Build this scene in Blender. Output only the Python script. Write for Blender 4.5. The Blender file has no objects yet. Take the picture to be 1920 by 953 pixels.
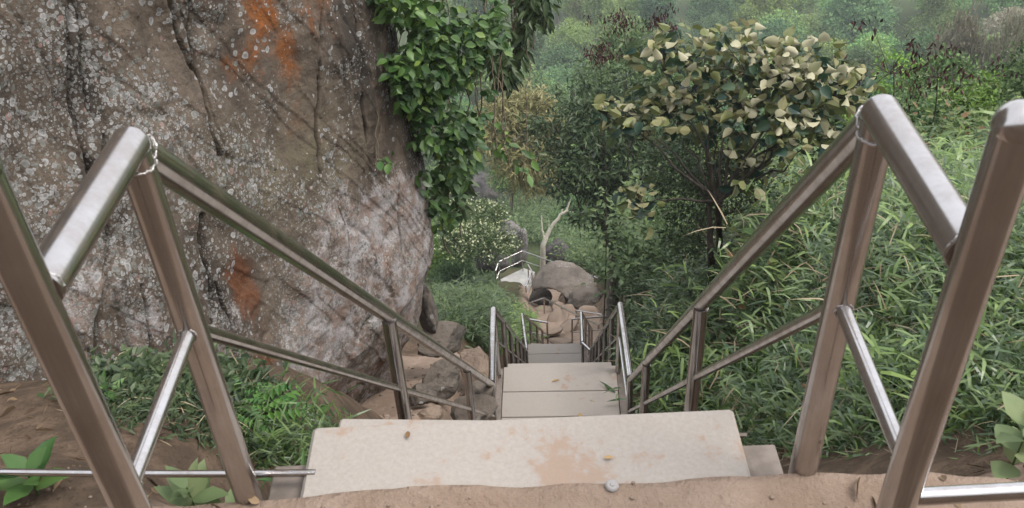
import bpy, math, random
import numpy as np
from mathutils import Vector, Matrix

# ------------------------------------------------------------------ camera, world, sun, exposure
scene = bpy.context.scene
COL = scene.collection
PITCH, YAW, ROLL = 37.84, -1.503, -2.5
CAM_R = np.array([[0.99901837, -0.03915616, -0.02071477],      # columns: image right, image down, view direction
                  [-0.00768816, -0.61378735, 0.78943396],
                  [-0.04362566, -0.78849977, -0.61348588]])
cam_data = bpy.data.cameras.new("camera")
cam = bpy.data.objects.new("camera", cam_data)
COL.objects.link(cam)
scene.camera = cam
cam_data.sensor_width = 36.0
cam_data.lens = 36.0 * 1800.0 / 1920.0
cam_data.clip_start = 0.05
cam_data.clip_end = 6000.0
m = Matrix(((CAM_R[0, 0], -CAM_R[0, 1], -CAM_R[0, 2], 0), (CAM_R[1, 0], -CAM_R[1, 1], -CAM_R[1, 2], 0),
            (CAM_R[2, 0], -CAM_R[2, 1], -CAM_R[2, 2], 0), (0, 0, 0, 1)))
cam.matrix_world = m
cam_data.dof.use_dof = True
cam_data.dof.focus_distance = 6.5
cam_data.dof.aperture_fstop = 11.0

SUN_EL, SUN_AZ = 62.0, 100.0            # azimuth clockwise from +Y (the way the stairs run)
world = bpy.data.worlds.new("World")
scene.world = world
world.use_nodes = True
wn, wl = world.node_tree.nodes, world.node_tree.links
wn.clear()
w_out = wn.new("ShaderNodeOutputWorld")
w_bg = wn.new("ShaderNodeBackground")
w_sky = wn.new("ShaderNodeTexSky")
w_sky.sky_type = 'NISHITA'
w_sky.sun_disc = False
w_sky.sun_elevation = math.radians(SUN_EL)
w_sky.sun_rotation = math.radians(SUN_AZ)
w_sky.air_density = 1.0
w_sky.dust_density = 4.0
w_hsv = wn.new("ShaderNodeHueSaturation")
w_hsv.inputs["Saturation"].default_value = 0.62      # overcast: a near-white cloud layer
wl.new(w_sky.outputs[0], w_hsv.inputs["Color"])
w_mix = wn.new("ShaderNodeMix")
w_mix.data_type = 'RGBA'
w_mix.inputs[0].default_value = 0.68                  # share of the even cloud layer
wl.new(w_hsv.outputs[0], w_mix.inputs[6])
w_mix.inputs[7].default_value = (5.55, 5.65, 5.85, 1)
wl.new(w_mix.outputs[2], w_bg.inputs["Color"])
w_bg.inputs["Strength"].default_value = 0.15
wl.new(w_bg.outputs[0], w_out.inputs["Surface"])

sun_data = bpy.data.lights.new("sun", 'SUN')
sun_data.energy = 0.85
sun_data.angle = math.radians(18)
sun_data.color = (1.0, 0.96, 0.9)
sun = bpy.data.objects.new("sun", sun_data)
COL.objects.link(sun)
el, az = math.radians(SUN_EL), math.radians(SUN_AZ)
to_sun = Vector((math.sin(az) * math.cos(el), math.cos(az) * math.cos(el), math.sin(el)))
sun.rotation_euler = (-to_sun).to_track_quat('-Z', 'Y').to_euler()

vs = scene.view_settings
vs.view_transform = 'Standard'
vs.look = 'None'
vs.gamma = 1.0
vs.use_curve_mapping = False
vs.exposure = 1.25
scene.cycles.use_denoising = True
try:
    scene.cycles.denoiser = 'OPENIMAGEDENOISE'
except Exception:
    pass
scene.cycles.max_bounces = 8
scene.cycles.diffuse_bounces = 3
scene.cycles.glossy_bounces = 3
scene.cycles.transmission_bounces = 3
scene.cycles.volume_bounces = 4
scene.cycles.transparent_max_bounces = 8
scene.cycles.caustics_reflective = False
scene.cycles.caustics_refractive = False

RNG = np.random.default_rng(7)

# ------------------------------------------------------------------ measuring helpers (photo pixels to metres)
def ray(px, py):
    d = np.stack([np.asarray(px, float) - 960.0, np.asarray(py, float) - 476.5, np.full(np.shape(px), 1800.0)], -1) / 1800.0
    return d @ CAM_R.T

def at(px, py, depth):
    return ray(px, py) * np.asarray(depth, float)[..., None]

def project(P):
    q = np.asarray(P, float) @ CAM_R
    return 960.0 + 1800.0 * q[..., 0] / q[..., 2], 476.5 + 1800.0 * q[..., 1] / q[..., 2], q[..., 2]

# ------------------------------------------------------------------ noise
def _hash(ix, iy, iz, seed):
    h = (ix.astype(np.int64) * 374761393 + iy.astype(np.int64) * 668265263 + iz.astype(np.int64) * 2147483647 + seed * 974711) & 0xFFFFFFFF
    h = ((h ^ (h >> 13)) * 1274126177) & 0xFFFFFFFF
    h = ((h ^ (h >> 16)) * 2246822519) & 0xFFFFFFFF
    return ((h ^ (h >> 15)) & 0xFFFFFF) / float(0xFFFFFF)

def vnoise(P, seed=0):
    P = np.asarray(P, float)
    i = np.floor(P).astype(np.int64)
    f = P - i
    f = f * f * (3 - 2 * f)
    r = 0
    for dx in (0, 1):
        for dy in (0, 1):
            for dz in (0, 1):
                w = (f[..., 0] if dx else 1 - f[..., 0]) * (f[..., 1] if dy else 1 - f[..., 1]) * (f[..., 2] if dz else 1 - f[..., 2])
                r = r + w * _hash(i[..., 0] + dx, i[..., 1] + dy, i[..., 2] + dz, seed)
    return r * 2 - 1

def fbm(P, octaves=4, seed=0, gain=0.5):
    P = np.asarray(P, float)
    a, s, r = 1.0, 1.0, 0.0
    for o in range(octaves):
        r = r + a * vnoise(P * s + 17.3 * o, seed + o)
        a *= gain
        s *= 2.03
    return r

def smooth(a, b, x):
    t = np.clip((x - a) / (b - a), 0, 1)
    return t * t * (3 - 2 * t)

# ------------------------------------------------------------------ mesh helpers
def new_mesh(name, V, faces, smooth_shade=False, mats=None):
    """faces: list of (n,k) int arrays"""
    me = bpy.data.meshes.new(name)
    V = np.asarray(V, np.float32).reshape(-1, 3)
    me.vertices.add(len(V))
    me.vertices.foreach_set("co", V.ravel())
    idx = np.concatenate([np.asarray(f, np.int32).ravel() for f in faces])
    tot = np.concatenate([np.full(len(f), np.asarray(f).shape[1], np.int32) for f in faces])
    start = np.concatenate([[0], np.cumsum(tot)[:-1]]).astype(np.int32)
    me.loops.add(len(idx))
    me.loops.foreach_set("vertex_index", idx)
    me.polygons.add(len(tot))
    me.polygons.foreach_set("loop_start", start)
    try:
        me.polygons.foreach_set("loop_total", tot)
    except Exception:
        pass
    me.polygons.foreach_set("use_smooth", np.full(len(tot), smooth_shade, bool))
    me.update(calc_edges=True)
    return me

def link(name, me, mat=None, parent=None, kind=None, loc=None):
    o = bpy.data.objects.new(name, me)
    COL.objects.link(o)
    if mat is not None and me is not None and len(me.materials) == 0:
        me.materials.append(mat)
    if parent is not None:
        o.parent = parent
    if kind:
        o["kind"] = kind
    if loc is not None:
        o.location = loc
    return o

def tag(o, label, cat, group=None):
    o["label"] = label
    o["category"] = cat
    if group:
        o["group"] = group
    return o

def thing(name, label, cat, loc=(0, 0, 0), group=None, rz=0.0):
    o = bpy.data.objects.new(name, None)
    o.empty_display_size = 0.1
    COL.objects.link(o)
    o.location = [float(c) for c in loc]
    o.rotation_euler = (0, 0, rz)
    return tag(o, label, cat, group)

def structure(name, me, mat):
    return link(name, me, mat, kind="structure")

class MB:
    def __init__(self):
        self.v, self.f3, self.f4, self.n = [], [], [], 0
    def add(self, V, tris=None, quads=None):
        V = np.asarray(V, float).reshape(-1, 3)
        if tris is not None and len(tris):
            self.f3.append(np.asarray(tris, int) + self.n)
        if quads is not None and len(quads):
            self.f4.append(np.asarray(quads, int) + self.n)
        self.v.append(V)
        self.n += len(V)
    def tube(self, pts, radii, seg=16, caps=True):
        pts = np.asarray(pts, float)
        n = len(pts)
        radii = np.broadcast_to(np.asarray(radii, float), (n,))
        T = np.gradient(pts, axis=0)
        T /= np.linalg.norm(T, axis=1)[:, None] + 1e-12
        ref = np.array([0, 0, 1.0]) if abs(T[0, 2]) < 0.9 else np.array([1.0, 0, 0])
        a = np.cross(T[0], ref); a /= np.linalg.norm(a)
        ang = np.linspace(0, 2 * np.pi, seg, endpoint=False)
        rings = []
        for i in range(n):
            a = a - T[i] * (a @ T[i]); a /= np.linalg.norm(a)
            b = np.cross(T[i], a)
            rings.append(pts[i] + radii[i] * (np.cos(ang)[:, None] * a + np.sin(ang)[:, None] * b))
        V = np.concatenate(rings)
        k = np.arange(seg); k2 = (k + 1) % seg
        Q = np.concatenate([np.stack([i * seg + k, i * seg + k2, (i + 1) * seg + k2, (i + 1) * seg + k], 1) for i in range(n - 1)])
        tr = []
        if caps:
            V = np.concatenate([V, rings[0], rings[-1], pts[:1], pts[-1:]])      # own vertices: crisp flat ends
            b0, b1, c0, c1 = n * seg, (n + 1) * seg, (n + 2) * seg, (n + 2) * seg + 1
            tr = np.concatenate([np.stack([b0 + k2, b0 + k, np.full(seg, c0)], 1), np.stack([b1 + k, b1 + k2, np.full(seg, c1)], 1)])
        self.add(V, tr, Q)
    def box(self, lo, hi, bev=0.0, R=None, c=None):
        lo, hi = np.asarray(lo, float), np.asarray(hi, float)
        bm_v = []
        b = bev
        if b <= 0:
            V = np.array([[x, y, z] for z in (lo[2], hi[2]) for y in (lo[1], hi[1]) for x in (lo[0], hi[0])])
            Q = [[0, 2, 3, 1], [4, 5, 7, 6], [0, 1, 5, 4], [2, 6, 7, 3], [0, 4, 6, 2], [1, 3, 7, 5]]
        else:      # two stacked rounded rectangles: bevelled upper and lower rim
            def rect(x0, x1, y0, y1, z):
                return [[x0 + b, y0, z], [x1 - b, y0, z], [x1, y0 + b, z], [x1, y1 - b, z], [x1 - b, y1, z], [x0 + b, y1, z], [x0, y1 - b, z], [x0, y0 + b, z]]
            def inner(z):
                return rect(lo[0] + b, hi[0] - b, lo[1] + b, hi[1] - b, z)
            V = np.array(inner(lo[2]) + rect(lo[0], hi[0], lo[1], hi[1], lo[2] + b) + rect(lo[0], hi[0], lo[1], hi[1], hi[2] - b) + inner(hi[2]))
            Q = []
            for r in range(3):
                for k in range(8):
                    Q.append([r * 8 + k, r * 8 + (k + 1) % 8, (r + 1) * 8 + (k + 1) % 8, (r + 1) * 8 + k])
            Q += [[0, 7, 6, 1], [1, 6, 5, 2], [2, 5, 4, 3]]
            Q += [[24, 25, 30, 31], [25, 26, 29, 30], [26, 27, 28, 29]]
        if R is not None:
            V = (V - c) @ np.asarray(R).T + c
        self.add(V, None, Q)
    def build(self, name, mat, parent=None, smooth_shade=False, kind=None):
        fs = []
        if self.f4: fs.append(np.concatenate(self.f4))
        if self.f3: fs.append(np.concatenate(self.f3))
        V = np.concatenate(self.v)
        return link(name, new_mesh(name, V, fs, smooth_shade), mat, parent, kind)

# leaf templates: (along, side, normal) coordinates with faces
T_RHOMB = (np.array([[0, 0, 0], [.42, .5, .10], [1, 0, -.08], [.42, -.5, .10]]), np.array([[0, 2, 1], [0, 3, 2]]))
T_LEAF = (np.array([[0, 0, 0], [.18, .34, .05], [.5, .5, .07], [.8, .26, 0], [1, 0, -.12], [.8, -.26, 0], [.5, -.5, .07], [.18, -.34, .05], [.33, 0, -.03], [.7, 0, -.04]]),
          np.array([[0, 8, 1], [1, 8, 2], [2, 8, 9], [2, 9, 3], [3, 9, 4], [4, 9, 5], [5, 9, 6], [6, 9, 8], [6, 8, 7], [7, 8, 0]]))
T_FOLD = (np.array([[0, 0, 0], [.10, .36, .10], [.38, .5, .20], [.75, .28, .08], [1, 0, -.16], [.75, -.28, .08], [.38, -.5, .20], [.10, -.36, .10], [.3, 0, -.02], [.7, 0, -.05]]), T_LEAF[1])
T_BLADE = (np.array([[0, .35, 0], [0, -.35, 0], [.3, .5, .04], [.3, -.5, .04], [.65, .36, -.06], [.65, -.36, -.06], [1, 0, -.25]]),
           np.array([[0, 1, 3], [0, 3, 2], [2, 3, 5], [2, 5, 4], [4, 5, 6]]))

def unit(v):
    return v / (np.linalg.norm(v, axis=-1, keepdims=True) + 1e-12)

def leaf_arrays(P, D, N, L, W, tmpl, curl=1.0):
    t, F = tmpl
    D = unit(D)
    S = unit(np.cross(N, D))
    N = np.cross(D, S)
    L = np.broadcast_to(np.asarray(L, float), (len(P),)); W = np.broadcast_to(np.asarray(W, float), (len(P),))
    curl = np.broadcast_to(np.asarray(curl, float), (len(P),))
    V = (P[:, None] + (L[:, None] * t[None, :, 0])[..., None] * D[:, None] + (W[:, None] * t[None, :, 1])[..., None] * S[:, None]
         + ((L * curl)[:, None] * t[None, :, 2])[..., None] * N[:, None])
    k = len(t)
    FF = (F[None] + (np.arange(len(P)) * k)[:, None, None]).reshape(-1, 3)
    return V.reshape(-1, 3), FF

def leaf_mesh(name, P, D, N, L, W, tmpl, curl=1.0):
    V, F = leaf_arrays(P, D, N, L, W, tmpl, curl)
    return new_mesh(name, V, [F])

def rand_dirs(n, rng):
    return unit(rng.normal(size=(n, 3)))

# ------------------------------------------------------------------ material helpers
class NT:
    def __init__(self, name):
        self.mat = bpy.data.materials.new(name)
        self.mat.use_nodes = True
        self.t = self.mat.node_tree
        self.t.nodes.clear()
        self.out = self.t.nodes.new("ShaderNodeOutputMaterial")
    def n(self, typ, **kw):
        nd = self.t.nodes.new(typ)
        for k, v in kw.items():
            if k.startswith("i_"):
                nd.inputs[k[2:].replace("_", " ")].default_value = v
            else:
                setattr(nd, k, v)
        return nd
    def l(self, a, b):
        self.t.links.new(a, b)
    def val(self, x, sock):
        if hasattr(x, "is_output"):
            self.l(x, sock)
        else:
            sock.default_value = x
    def math(self, op, a, b=0.0, c=0.0, clamp=False):
        nd = self.n("ShaderNodeMath", operation=op, use_clamp=clamp)
        self.val(a, nd.inputs[0]); self.val(b, nd.inputs[1]); self.val(c, nd.inputs[2])
        return nd.outputs[0]
    def noise(self, vec, scale, detail=4, rough=0.55, dist=0.0):
        nd = self.n("ShaderNodeTexNoise")
        nd.inputs["Scale"].default_value = scale; nd.inputs["Detail"].default_value = detail
        nd.inputs["Roughness"].default_value = rough; nd.inputs["Distortion"].default_value = dist
        if vec is not None: self.l(vec, nd.inputs["Vector"])
        return nd.outputs["Fac"]
    def ramp(self, fac, a, b, lo=0.0, hi=1.0):
        nd = self.n("ShaderNodeMapRange", interpolation_type='SMOOTHSTEP')
        nd.inputs["From Min"].default_value = a; nd.inputs["From Max"].default_value = b
        nd.inputs["To Min"].default_value = lo; nd.inputs["To Max"].default_value = hi
        self.val(fac, nd.inputs["Value"])
        return nd.outputs[0]
    def mix(self, fac, a, b):
        nd = self.n("ShaderNodeMix", data_type='RGBA')
        self.val(fac, nd.inputs["Factor"])
        for x, s in ((a, nd.inputs["A"]), (b, nd.inputs["B"])):
            s = [q for q in nd.inputs if q.name == s.name and q.type == 'RGBA'][0]
            if hasattr(x, "is_output"): self.l(x, s)
            else: s.default_value = (*x, 1.0)
        return [q for q in nd.outputs if q.type == 'RGBA'][0]
    def coords(self, which="Object"):
        return self.n("ShaderNodeTexCoord").outputs[which]
    def scaled(self, vec, sx, sy, sz):
        nd = self.n("ShaderNodeMapping")
        nd.inputs["Scale"].default_value = (sx, sy, sz)
        self.l(vec, nd.inputs["Vector"])
        return nd.outputs[0]
    def attr(self, name):
        return self.n("ShaderNodeAttribute", attribute_name=name).outputs["Fac"]
    def bsdf(self, col, rough=0.8, metallic=0.0, spec=0.3, bump=None, bump_d=0.01, bump_s=1.0):
        b = self.n("ShaderNodeBsdfPrincipled")
        if hasattr(col, "is_output"): self.l(col, b.inputs["Base Color"])
        else: b.inputs["Base Color"].default_value = (*col, 1)
        self.val(rough, b.inputs["Roughness"])
        b.inputs["Metallic"].default_value = metallic
        b.inputs["Specular IOR Level"].default_value = spec
        if bump is not None:
            bp = self.n("ShaderNodeBump")
            bp.inputs["Distance"].default_value = bump_d; bp.inputs["Strength"].default_value = bump_s
            self.l(bump, bp.inputs["Height"]); self.l(bp.outputs[0], b.inputs["Normal"])
        return b
    def finish(self, shader):
        self.l(shader.outputs[0], self.out.inputs["Surface"])
        return self.mat

def leaf_material(name, dark, light, under=None, rough=0.45, trans=0.25, spec=0.35, per_object=False, odd=None, under2=None):
    k = NT(name)
    g = k.n("ShaderNodeNewGeometry")
    r = g.outputs["Random Per Island"]
    if per_object:
        oi = k.n("ShaderNodeObjectInfo")
        r = oi.outputs["Random"]
    col = k.mix(k.ramp(r, 0.05, 0.95), dark, light)
    if odd is not None:
        col = k.mix(k.ramp(k.math('FRACT', k.math('MULTIPLY', r, 37.7)), 0.90, 0.96), col, odd)
    col = k.mix(k.ramp(k.noise(k.coords(), 9.0, 2), 0.35, 0.7, 0.0, 0.35), col, tuple(c * 0.7 for c in dark))
    if under is not None:
        if under2 is not None:
            under = k.mix(k.ramp(k.math('FRACT', k.math('MULTIPLY', r, 17.3)), .45, .75), under, under2)
        col = k.mix(g.outputs["Backfacing"], col, under)
    b = k.bsdf(col, rough, spec=spec)
    if trans > 0:
        tr = k.n("ShaderNodeBsdfTranslucent")
        k.l(col, tr.inputs["Color"])
        mx = k.n("ShaderNodeMixShader")
        mx.inputs[0].default_value = trans
        k.l(b.outputs[0], mx.inputs[1]); k.l(tr.outputs[0], mx.inputs[2])
        return k.finish(mx)
    return k.finish(b)

def tree_material(name, dark, light, spread=0.25):
    """far crowns: colour varies per leaf clump and a little per tree"""
    k = NT(name)
    g = k.n("ShaderNodeNewGeometry")
    oi = k.n("ShaderNodeObjectInfo")
    col = k.mix(k.ramp(g.outputs["Random Per Island"], 0, 1), dark, light)
    hs = k.n("ShaderNodeHueSaturation")
    k.l(k.ramp(oi.outputs["Random"], 0, 1, 0.47, 0.525), hs.inputs["Hue"])
    k.l(k.ramp(k.math('FRACT', k.math('MULTIPLY', oi.outputs["Random"], 13.7)), 0, 1, 1 - spread, 1 + spread), hs.inputs["Value"])
    k.l(col, hs.inputs["Color"])
    b = k.bsdf(hs.outputs[0], 0.6, spec=0.25)
    tr = k.n("ShaderNodeBsdfTranslucent")
    k.l(hs.outputs[0], tr.inputs["Color"])
    mx = k.n("ShaderNodeMixShader")
    mx.inputs[0].default_value = 0.25
    k.l(b.outputs[0], mx.inputs[1]); k.l(tr.outputs[0], mx.inputs[2])
    return k.finish(mx)

def bark_material(name, a, b):
    k = NT(name)
    c = k.coords()
    nz = k.noise(k.scaled(c, 6, 6, 1.5), 4.0, 5, 0.65)
    return k.finish(k.bsdf(k.mix(k.ramp(nz, .3, .7), a, b), 0.9, spec=0.2, bump=nz, bump_d=0.02))

M = {}
# brushed stainless steel with a film of dust
k = NT("stainless_steel")
c = k.coords()
brush = k.noise(k.scaled(c, 60, 60, 60), 3.0, 3, 0.6)
blot = k.noise(c, 5.0, 4, 0.6)
col = k.mix(k.ramp(blot, .35, .7), (0.50, 0.49, 0.49), (0.41, 0.385, 0.37))
rough = k.math('ADD', k.ramp(blot, .3, .75, .13, .24), k.math('MULTIPLY', brush, 0.05))
st_b = k.bsdf(col, rough, metallic=1.0, spec=0.5, bump=brush, bump_d=0.0002, bump_s=0.06)
dust_b = k.n("ShaderNodeBsdfDiffuse"); dust_b.inputs["Color"].default_value = (0.17, 0.125, 0.095, 1)
st_m = k.n("ShaderNodeMixShader")
k.l(k.ramp(k.noise(k.scaled(c, 9, 9, 1.6), 2.2, 6, .7), .38, .68, .03, .30), st_m.inputs[0]); k.l(st_b.outputs[0], st_m.inputs[1]); k.l(dust_b.outputs[0], st_m.inputs[2])
M['steel'] = k.finish(st_m)
k = NT("weld_steel")
c = k.coords()
nz = k.noise(c, 120.0, 3, 0.6)
M['weld'] = k.finish(k.bsdf(k.mix(nz, (0.55, 0.54, 0.53), (0.33, 0.30, 0.28)), 0.38, metallic=1.0, bump=nz, bump_d=0.004))
k = NT("painted_channel")
c = k.coords()
nz = k.noise(c, 14.0, 5, 0.6)
M['channel'] = k.finish(k.bsdf(k.mix(k.ramp(nz, .35, .65), (0.15, 0.125, 0.105), (0.22, 0.185, 0.16)), 0.65, metallic=0.2, bump=nz, bump_d=0.003))

# pale stone slab with trodden-in dust
def slab_material(name, sand):
    k = NT(name)
    c = k.coords()
    big = k.noise(c, 2.6, 6, 0.62, 0.4)
    fine = k.noise(c, 85.0, 4, 0.7)
    mid = k.noise(c, 14.0, 5, 0.6)
    col = k.mix(k.ramp(fine, .3, .7), (0.305, 0.272, 0.240), (0.345, 0.312, 0.278))
    col = k.mix(k.ramp(mid, .45, .75, 0, .4), col, (0.315, 0.275, 0.245))
    stain = k.math('ADD', k.math('MULTIPLY', big, 0.6), k.math('ADD', k.math('MULTIPLY', mid, 0.28), k.math('MULTIPLY', fine, 0.12)))
    col = k.mix(k.ramp(stain, .57 - sand, .62 - sand, 0, .85), col, (0.30, 0.215, 0.16))
    col = k.mix(k.ramp(k.noise(c, 210.0, 2, .6), .66, .74, 0, .6), col, (0.22, 0.17, 0.14))
    h = k.math('ADD', k.math('MULTIPLY', fine, 0.4), mid)
    return k.finish(k.bsdf(col, 0.82, spec=0.25, bump=h, bump_d=0.0035))
M['slab'] = slab_material("stone_slab", 0.045)
M['slab_far'] = slab_material("stone_slab_grey", 0.01)

# ground: dry sandy soil, dark soil, litter and far green by masked patches
k = NT("soil")
c = k.coords()
big = k.noise(c, 0.9, 6, 0.6)
mid = k.noise(c, 6.0, 6, 0.65)
fine = k.noise(c, 60.0, 5, 0.7)
sand = k.mix(k.ramp(mid, .35, .68), (0.26, 0.188, 0.14), (0.325, 0.245, 0.19))
sand = k.mix(k.ramp(fine, .58, .72, 0, .55), sand, (0.19, 0.13, 0.095))
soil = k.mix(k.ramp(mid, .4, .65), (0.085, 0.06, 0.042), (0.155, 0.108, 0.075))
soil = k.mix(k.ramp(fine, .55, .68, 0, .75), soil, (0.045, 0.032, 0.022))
green = k.mix(k.ramp(mid, .4, .65), (0.035, 0.055, 0.018), (0.075, 0.085, 0.035))
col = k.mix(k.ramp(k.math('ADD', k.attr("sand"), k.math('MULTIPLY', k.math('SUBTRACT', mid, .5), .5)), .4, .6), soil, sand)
col = k.mix(k.ramp(k.math('ADD', k.attr("green"), k.math('MULTIPLY', k.math('SUBTRACT', mid, .5), .6)), .4, .6), col, green)
h = k.math('ADD', k.math('MULTIPLY', fine, .35), mid)
M['ground'] = k.finish(k.bsdf(col, 0.95, spec=0.15, bump=h, bump_d=0.035))

def stone_material(name, a, b, lichen=0.4, lich_col=(0.30, 0.30, 0.29), scale=1.0, dust=None):
    k = NT(name)
    c = k.coords()
    n1 = k.noise(c, 1.6 * scale, 7, 0.65)
    n2 = k.noise(c, 16.0 * scale, 6, 0.7)
    col = k.mix(k.ramp(n1, .35, .65), a, b)
    col = k.mix(k.ramp(n2, .5, .7, 0, .55), col, tuple(x * .5 for x in a))
    if lichen > 0:
        v = k.n("ShaderNodeTexVoronoi"); v.inputs["Scale"].default_value = 16 * scale
        k.l(c, v.inputs["Vector"])
        spot = k.math('LESS_THAN', v.outputs["Distance"], k.math('MULTIPLY', k.ramp(k.noise(c, 2.2 * scale, 4), .62 - lichen * .3, .85 - lichen * .3), .62))
        col = k.mix(k.math('MULTIPLY', spot, .75), col, lich_col)
    if dust is not None:
        g = k.n("ShaderNodeNewGeometry")
        sx = k.n("ShaderNodeSeparateXYZ"); k.l(g.outputs["Normal"], sx.inputs[0])
        col = k.mix(k.ramp(k.math('ADD', sx.outputs[2], k.math('MULTIPLY', k.math('SUBTRACT', n2, .5), .8)), .55, .95, 0, .6), col, dust)
    h = k.math('ADD', n1, k.math('MULTIPLY', n2, .3))
    return k.finish(k.bsdf(col, 0.9, spec=0.2, bump=h, bump_d=0.06 / scale))
M['boulder'] = stone_material("boulder_stone", (0.075, 0.066, 0.057), (0.15, 0.13, 0.11), 0.35, dust=(0.17, 0.138, 0.112))
M['boulder_lichen'] = stone_material("boulder_grey_lichen", (0.10, 0.09, 0.084), (0.19, 0.17, 0.158), 0.75, scale=.8)
M['boulder_warm'] = stone_material("boulder_weathered", (0.13, 0.108, 0.09), (0.22, 0.185, 0.155), 0.3, scale=.8)
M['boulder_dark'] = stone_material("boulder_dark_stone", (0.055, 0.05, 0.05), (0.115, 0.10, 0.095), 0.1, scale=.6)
M['boulder_tan'] = stone_material("boulder_tan_stone", (0.18, 0.135, 0.102), (0.27, 0.205, 0.155), 0.1, dust=(0.29, 0.22, 0.17))

# great cliff: weathered gneiss, lichen discs, rust-orange stains, lime wash
k = NT("lichen_cliff")
c = k.coords()
warp = k.n("ShaderNodeVectorMath", operation='MULTIPLY_ADD')
nwv = k.n("ShaderNodeTexNoise"); nwv.inputs["Scale"].default_value = 7.0; nwv.inputs["Detail"].default_value = 3
k.l(c, nwv.inputs["Vector"])
k.l(nwv.outputs["Color"], warp.inputs[0]); warp.inputs[1].default_value = (.05, .05, .05); k.l(c, warp.inputs[2])
cw = warp.outputs[0]
n_big = k.noise(c, 1.1, 6, 0.62)
n_mid = k.noise(c, 7.0, 7, 0.7)
n_fine = k.noise(c, 45.0, 6, 0.75)
streak = k.noise(k.scaled(c, 7.0, 7.0, 0.7), 1.0, 6, 0.68, 0.4)
col = k.mix(k.ramp(n_big, .36, .62), (0.095, 0.074, 0.058), (0.175, 0.137, 0.105))
col = k.mix(k.ramp(streak, .46, .68, 0, .6), col, (0.075, 0.064, 0.054))
col = k.mix(k.ramp(n_mid, .52, .68, 0, .5), col, (0.165, 0.13, 0.095))
olive = k.attr("olive")
col = k.mix(k.math('MULTIPLY', olive, k.ramp(n_mid, .35, .6, .2, .75)), col, (0.16, 0.14, 0.085))
dark_streak = k.attr("dark")
col = k.mix(k.math('MULTIPLY', dark_streak, k.ramp(streak, .35, .55)), col, (0.03, 0.026, 0.023))  # darker streaks inside the masked areas
orange = k.ramp(k.math('ADD', k.attr("orange"), k.math('MULTIPLY', k.math('SUBTRACT', k.math('ADD', k.math('MULTIPLY', n_mid, .6), k.math('MULTIPLY', streak, .4)), .5), 1.9)), .26, .80, 0, .92)
col = k.mix(orange, col, k.mix(k.ramp(n_fine, .35, .65), (0.31, 0.095, 0.018), (0.19, 0.08, 0.03)))
rust = k.ramp(k.math('ADD', k.attr("rust"), k.math('MULTIPLY', k.math('SUBTRACT', n_mid, .5), 1.6)), .28, .80, 0, .85)
col = k.mix(rust, col, (0.165, 0.065, 0.03))
pale_n = k.math('ADD', k.math('MULTIPLY', n_fine, .5), k.math('MULTIPLY', k.noise(k.scaled(c, 3, 3, 1.4), 3.0, 6, .7), .5))
pale = k.ramp(k.math('ADD', k.attr("pale"), k.math('MULTIPLY', k.math('SUBTRACT', pale_n, .5), 2.9)), .34, .66, 0, .9)
pink = k.mix(k.ramp(n_mid, .4, .6), (0.42, 0.395, 0.39), (0.28, 0.21, 0.175))
col = k.mix(pale, col, pink)
lich = k.attr("lichen")
blank = k.n("ShaderNodeVectorMath", operation='SCALE')
def discs(scale, amount, seed_off, size):
    """round lichen thalli: every Voronoi cell gets its own radius, dense in colonies"""
    mp = k.n("ShaderNodeMapping"); mp.inputs["Location"].default_value = (seed_off, seed_off * .7, seed_off * 1.3)
    k.l(cw, mp.inputs["Vector"])
    v = k.n("ShaderNodeTexVoronoi"); v.inputs["Scale"].default_value = scale
    k.l(mp.outputs[0], v.inputs["Vector"])
    sep = k.n("ShaderNodeSeparateColor"); k.l(v.outputs["Color"], sep.inputs[0])
    colony = k.noise(mp.outputs[0], 2.3, 5, .68)
    dens = k.ramp(k.math('ADD', k.math('MULTIPLY', lich, amount), k.math('MULTIPLY', k.math('SUBTRACT', colony, .5), 3.6)), .22, 1.0)
    alive = k.math('LESS_THAN', sep.outputs[0], dens)
    rad = k.math('MULTIPLY', k.math('MULTIPLY_ADD', sep.outputs[1], .75, .25), size)
    edge = k.math('SUBTRACT', rad, k.math('ADD', v.outputs["Distance"], k.math('MULTIPLY', k.math('SUBTRACT', n_fine, .5), .22)))
    mask = k.math('MULTIPLY', k.ramp(edge, 0.0, 0.05), alive)
    return mask, sep.outputs[2], edge
for sc, am, off, size, op in ((21.0, .62, 3.1, .60, .85), (36.0, .80, 9.7, .64, .85), (66.0, .86, 21.3, .70, .7)):
    mask, rv, edge = discs(sc, am, off, size)
    lc = k.mix(k.ramp(rv, .1, .9), (0.19, 0.19, 0.165), (0.46, 0.45, 0.44))
    lc = k.mix(k.ramp(edge, .12, .3, 0, .5), lc, (0.15, 0.15, 0.135))
    lc = k.mix(k.math('MULTIPLY', k.math('GREATER_THAN', rv, .965), .8), lc, (0.28, 0.155, 0.125))
    col = k.mix(k.math('MULTIPLY', mask, op), col, lc)
    last = mask
col = k.mix(k.ramp(n_fine, .57, .68, 0, .6), col, (0.038, 0.033, 0.029))
h = k.math('ADD', k.math('ADD', k.math('MULTIPLY', n_mid, .8), k.math('MULTIPLY', n_fine, .35)), k.math('MULTIPLY', last, .05))
M['cliff'] = k.finish(k.bsdf(col, 0.92, spec=0.18, bump=h, bump_d=0.045))

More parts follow.
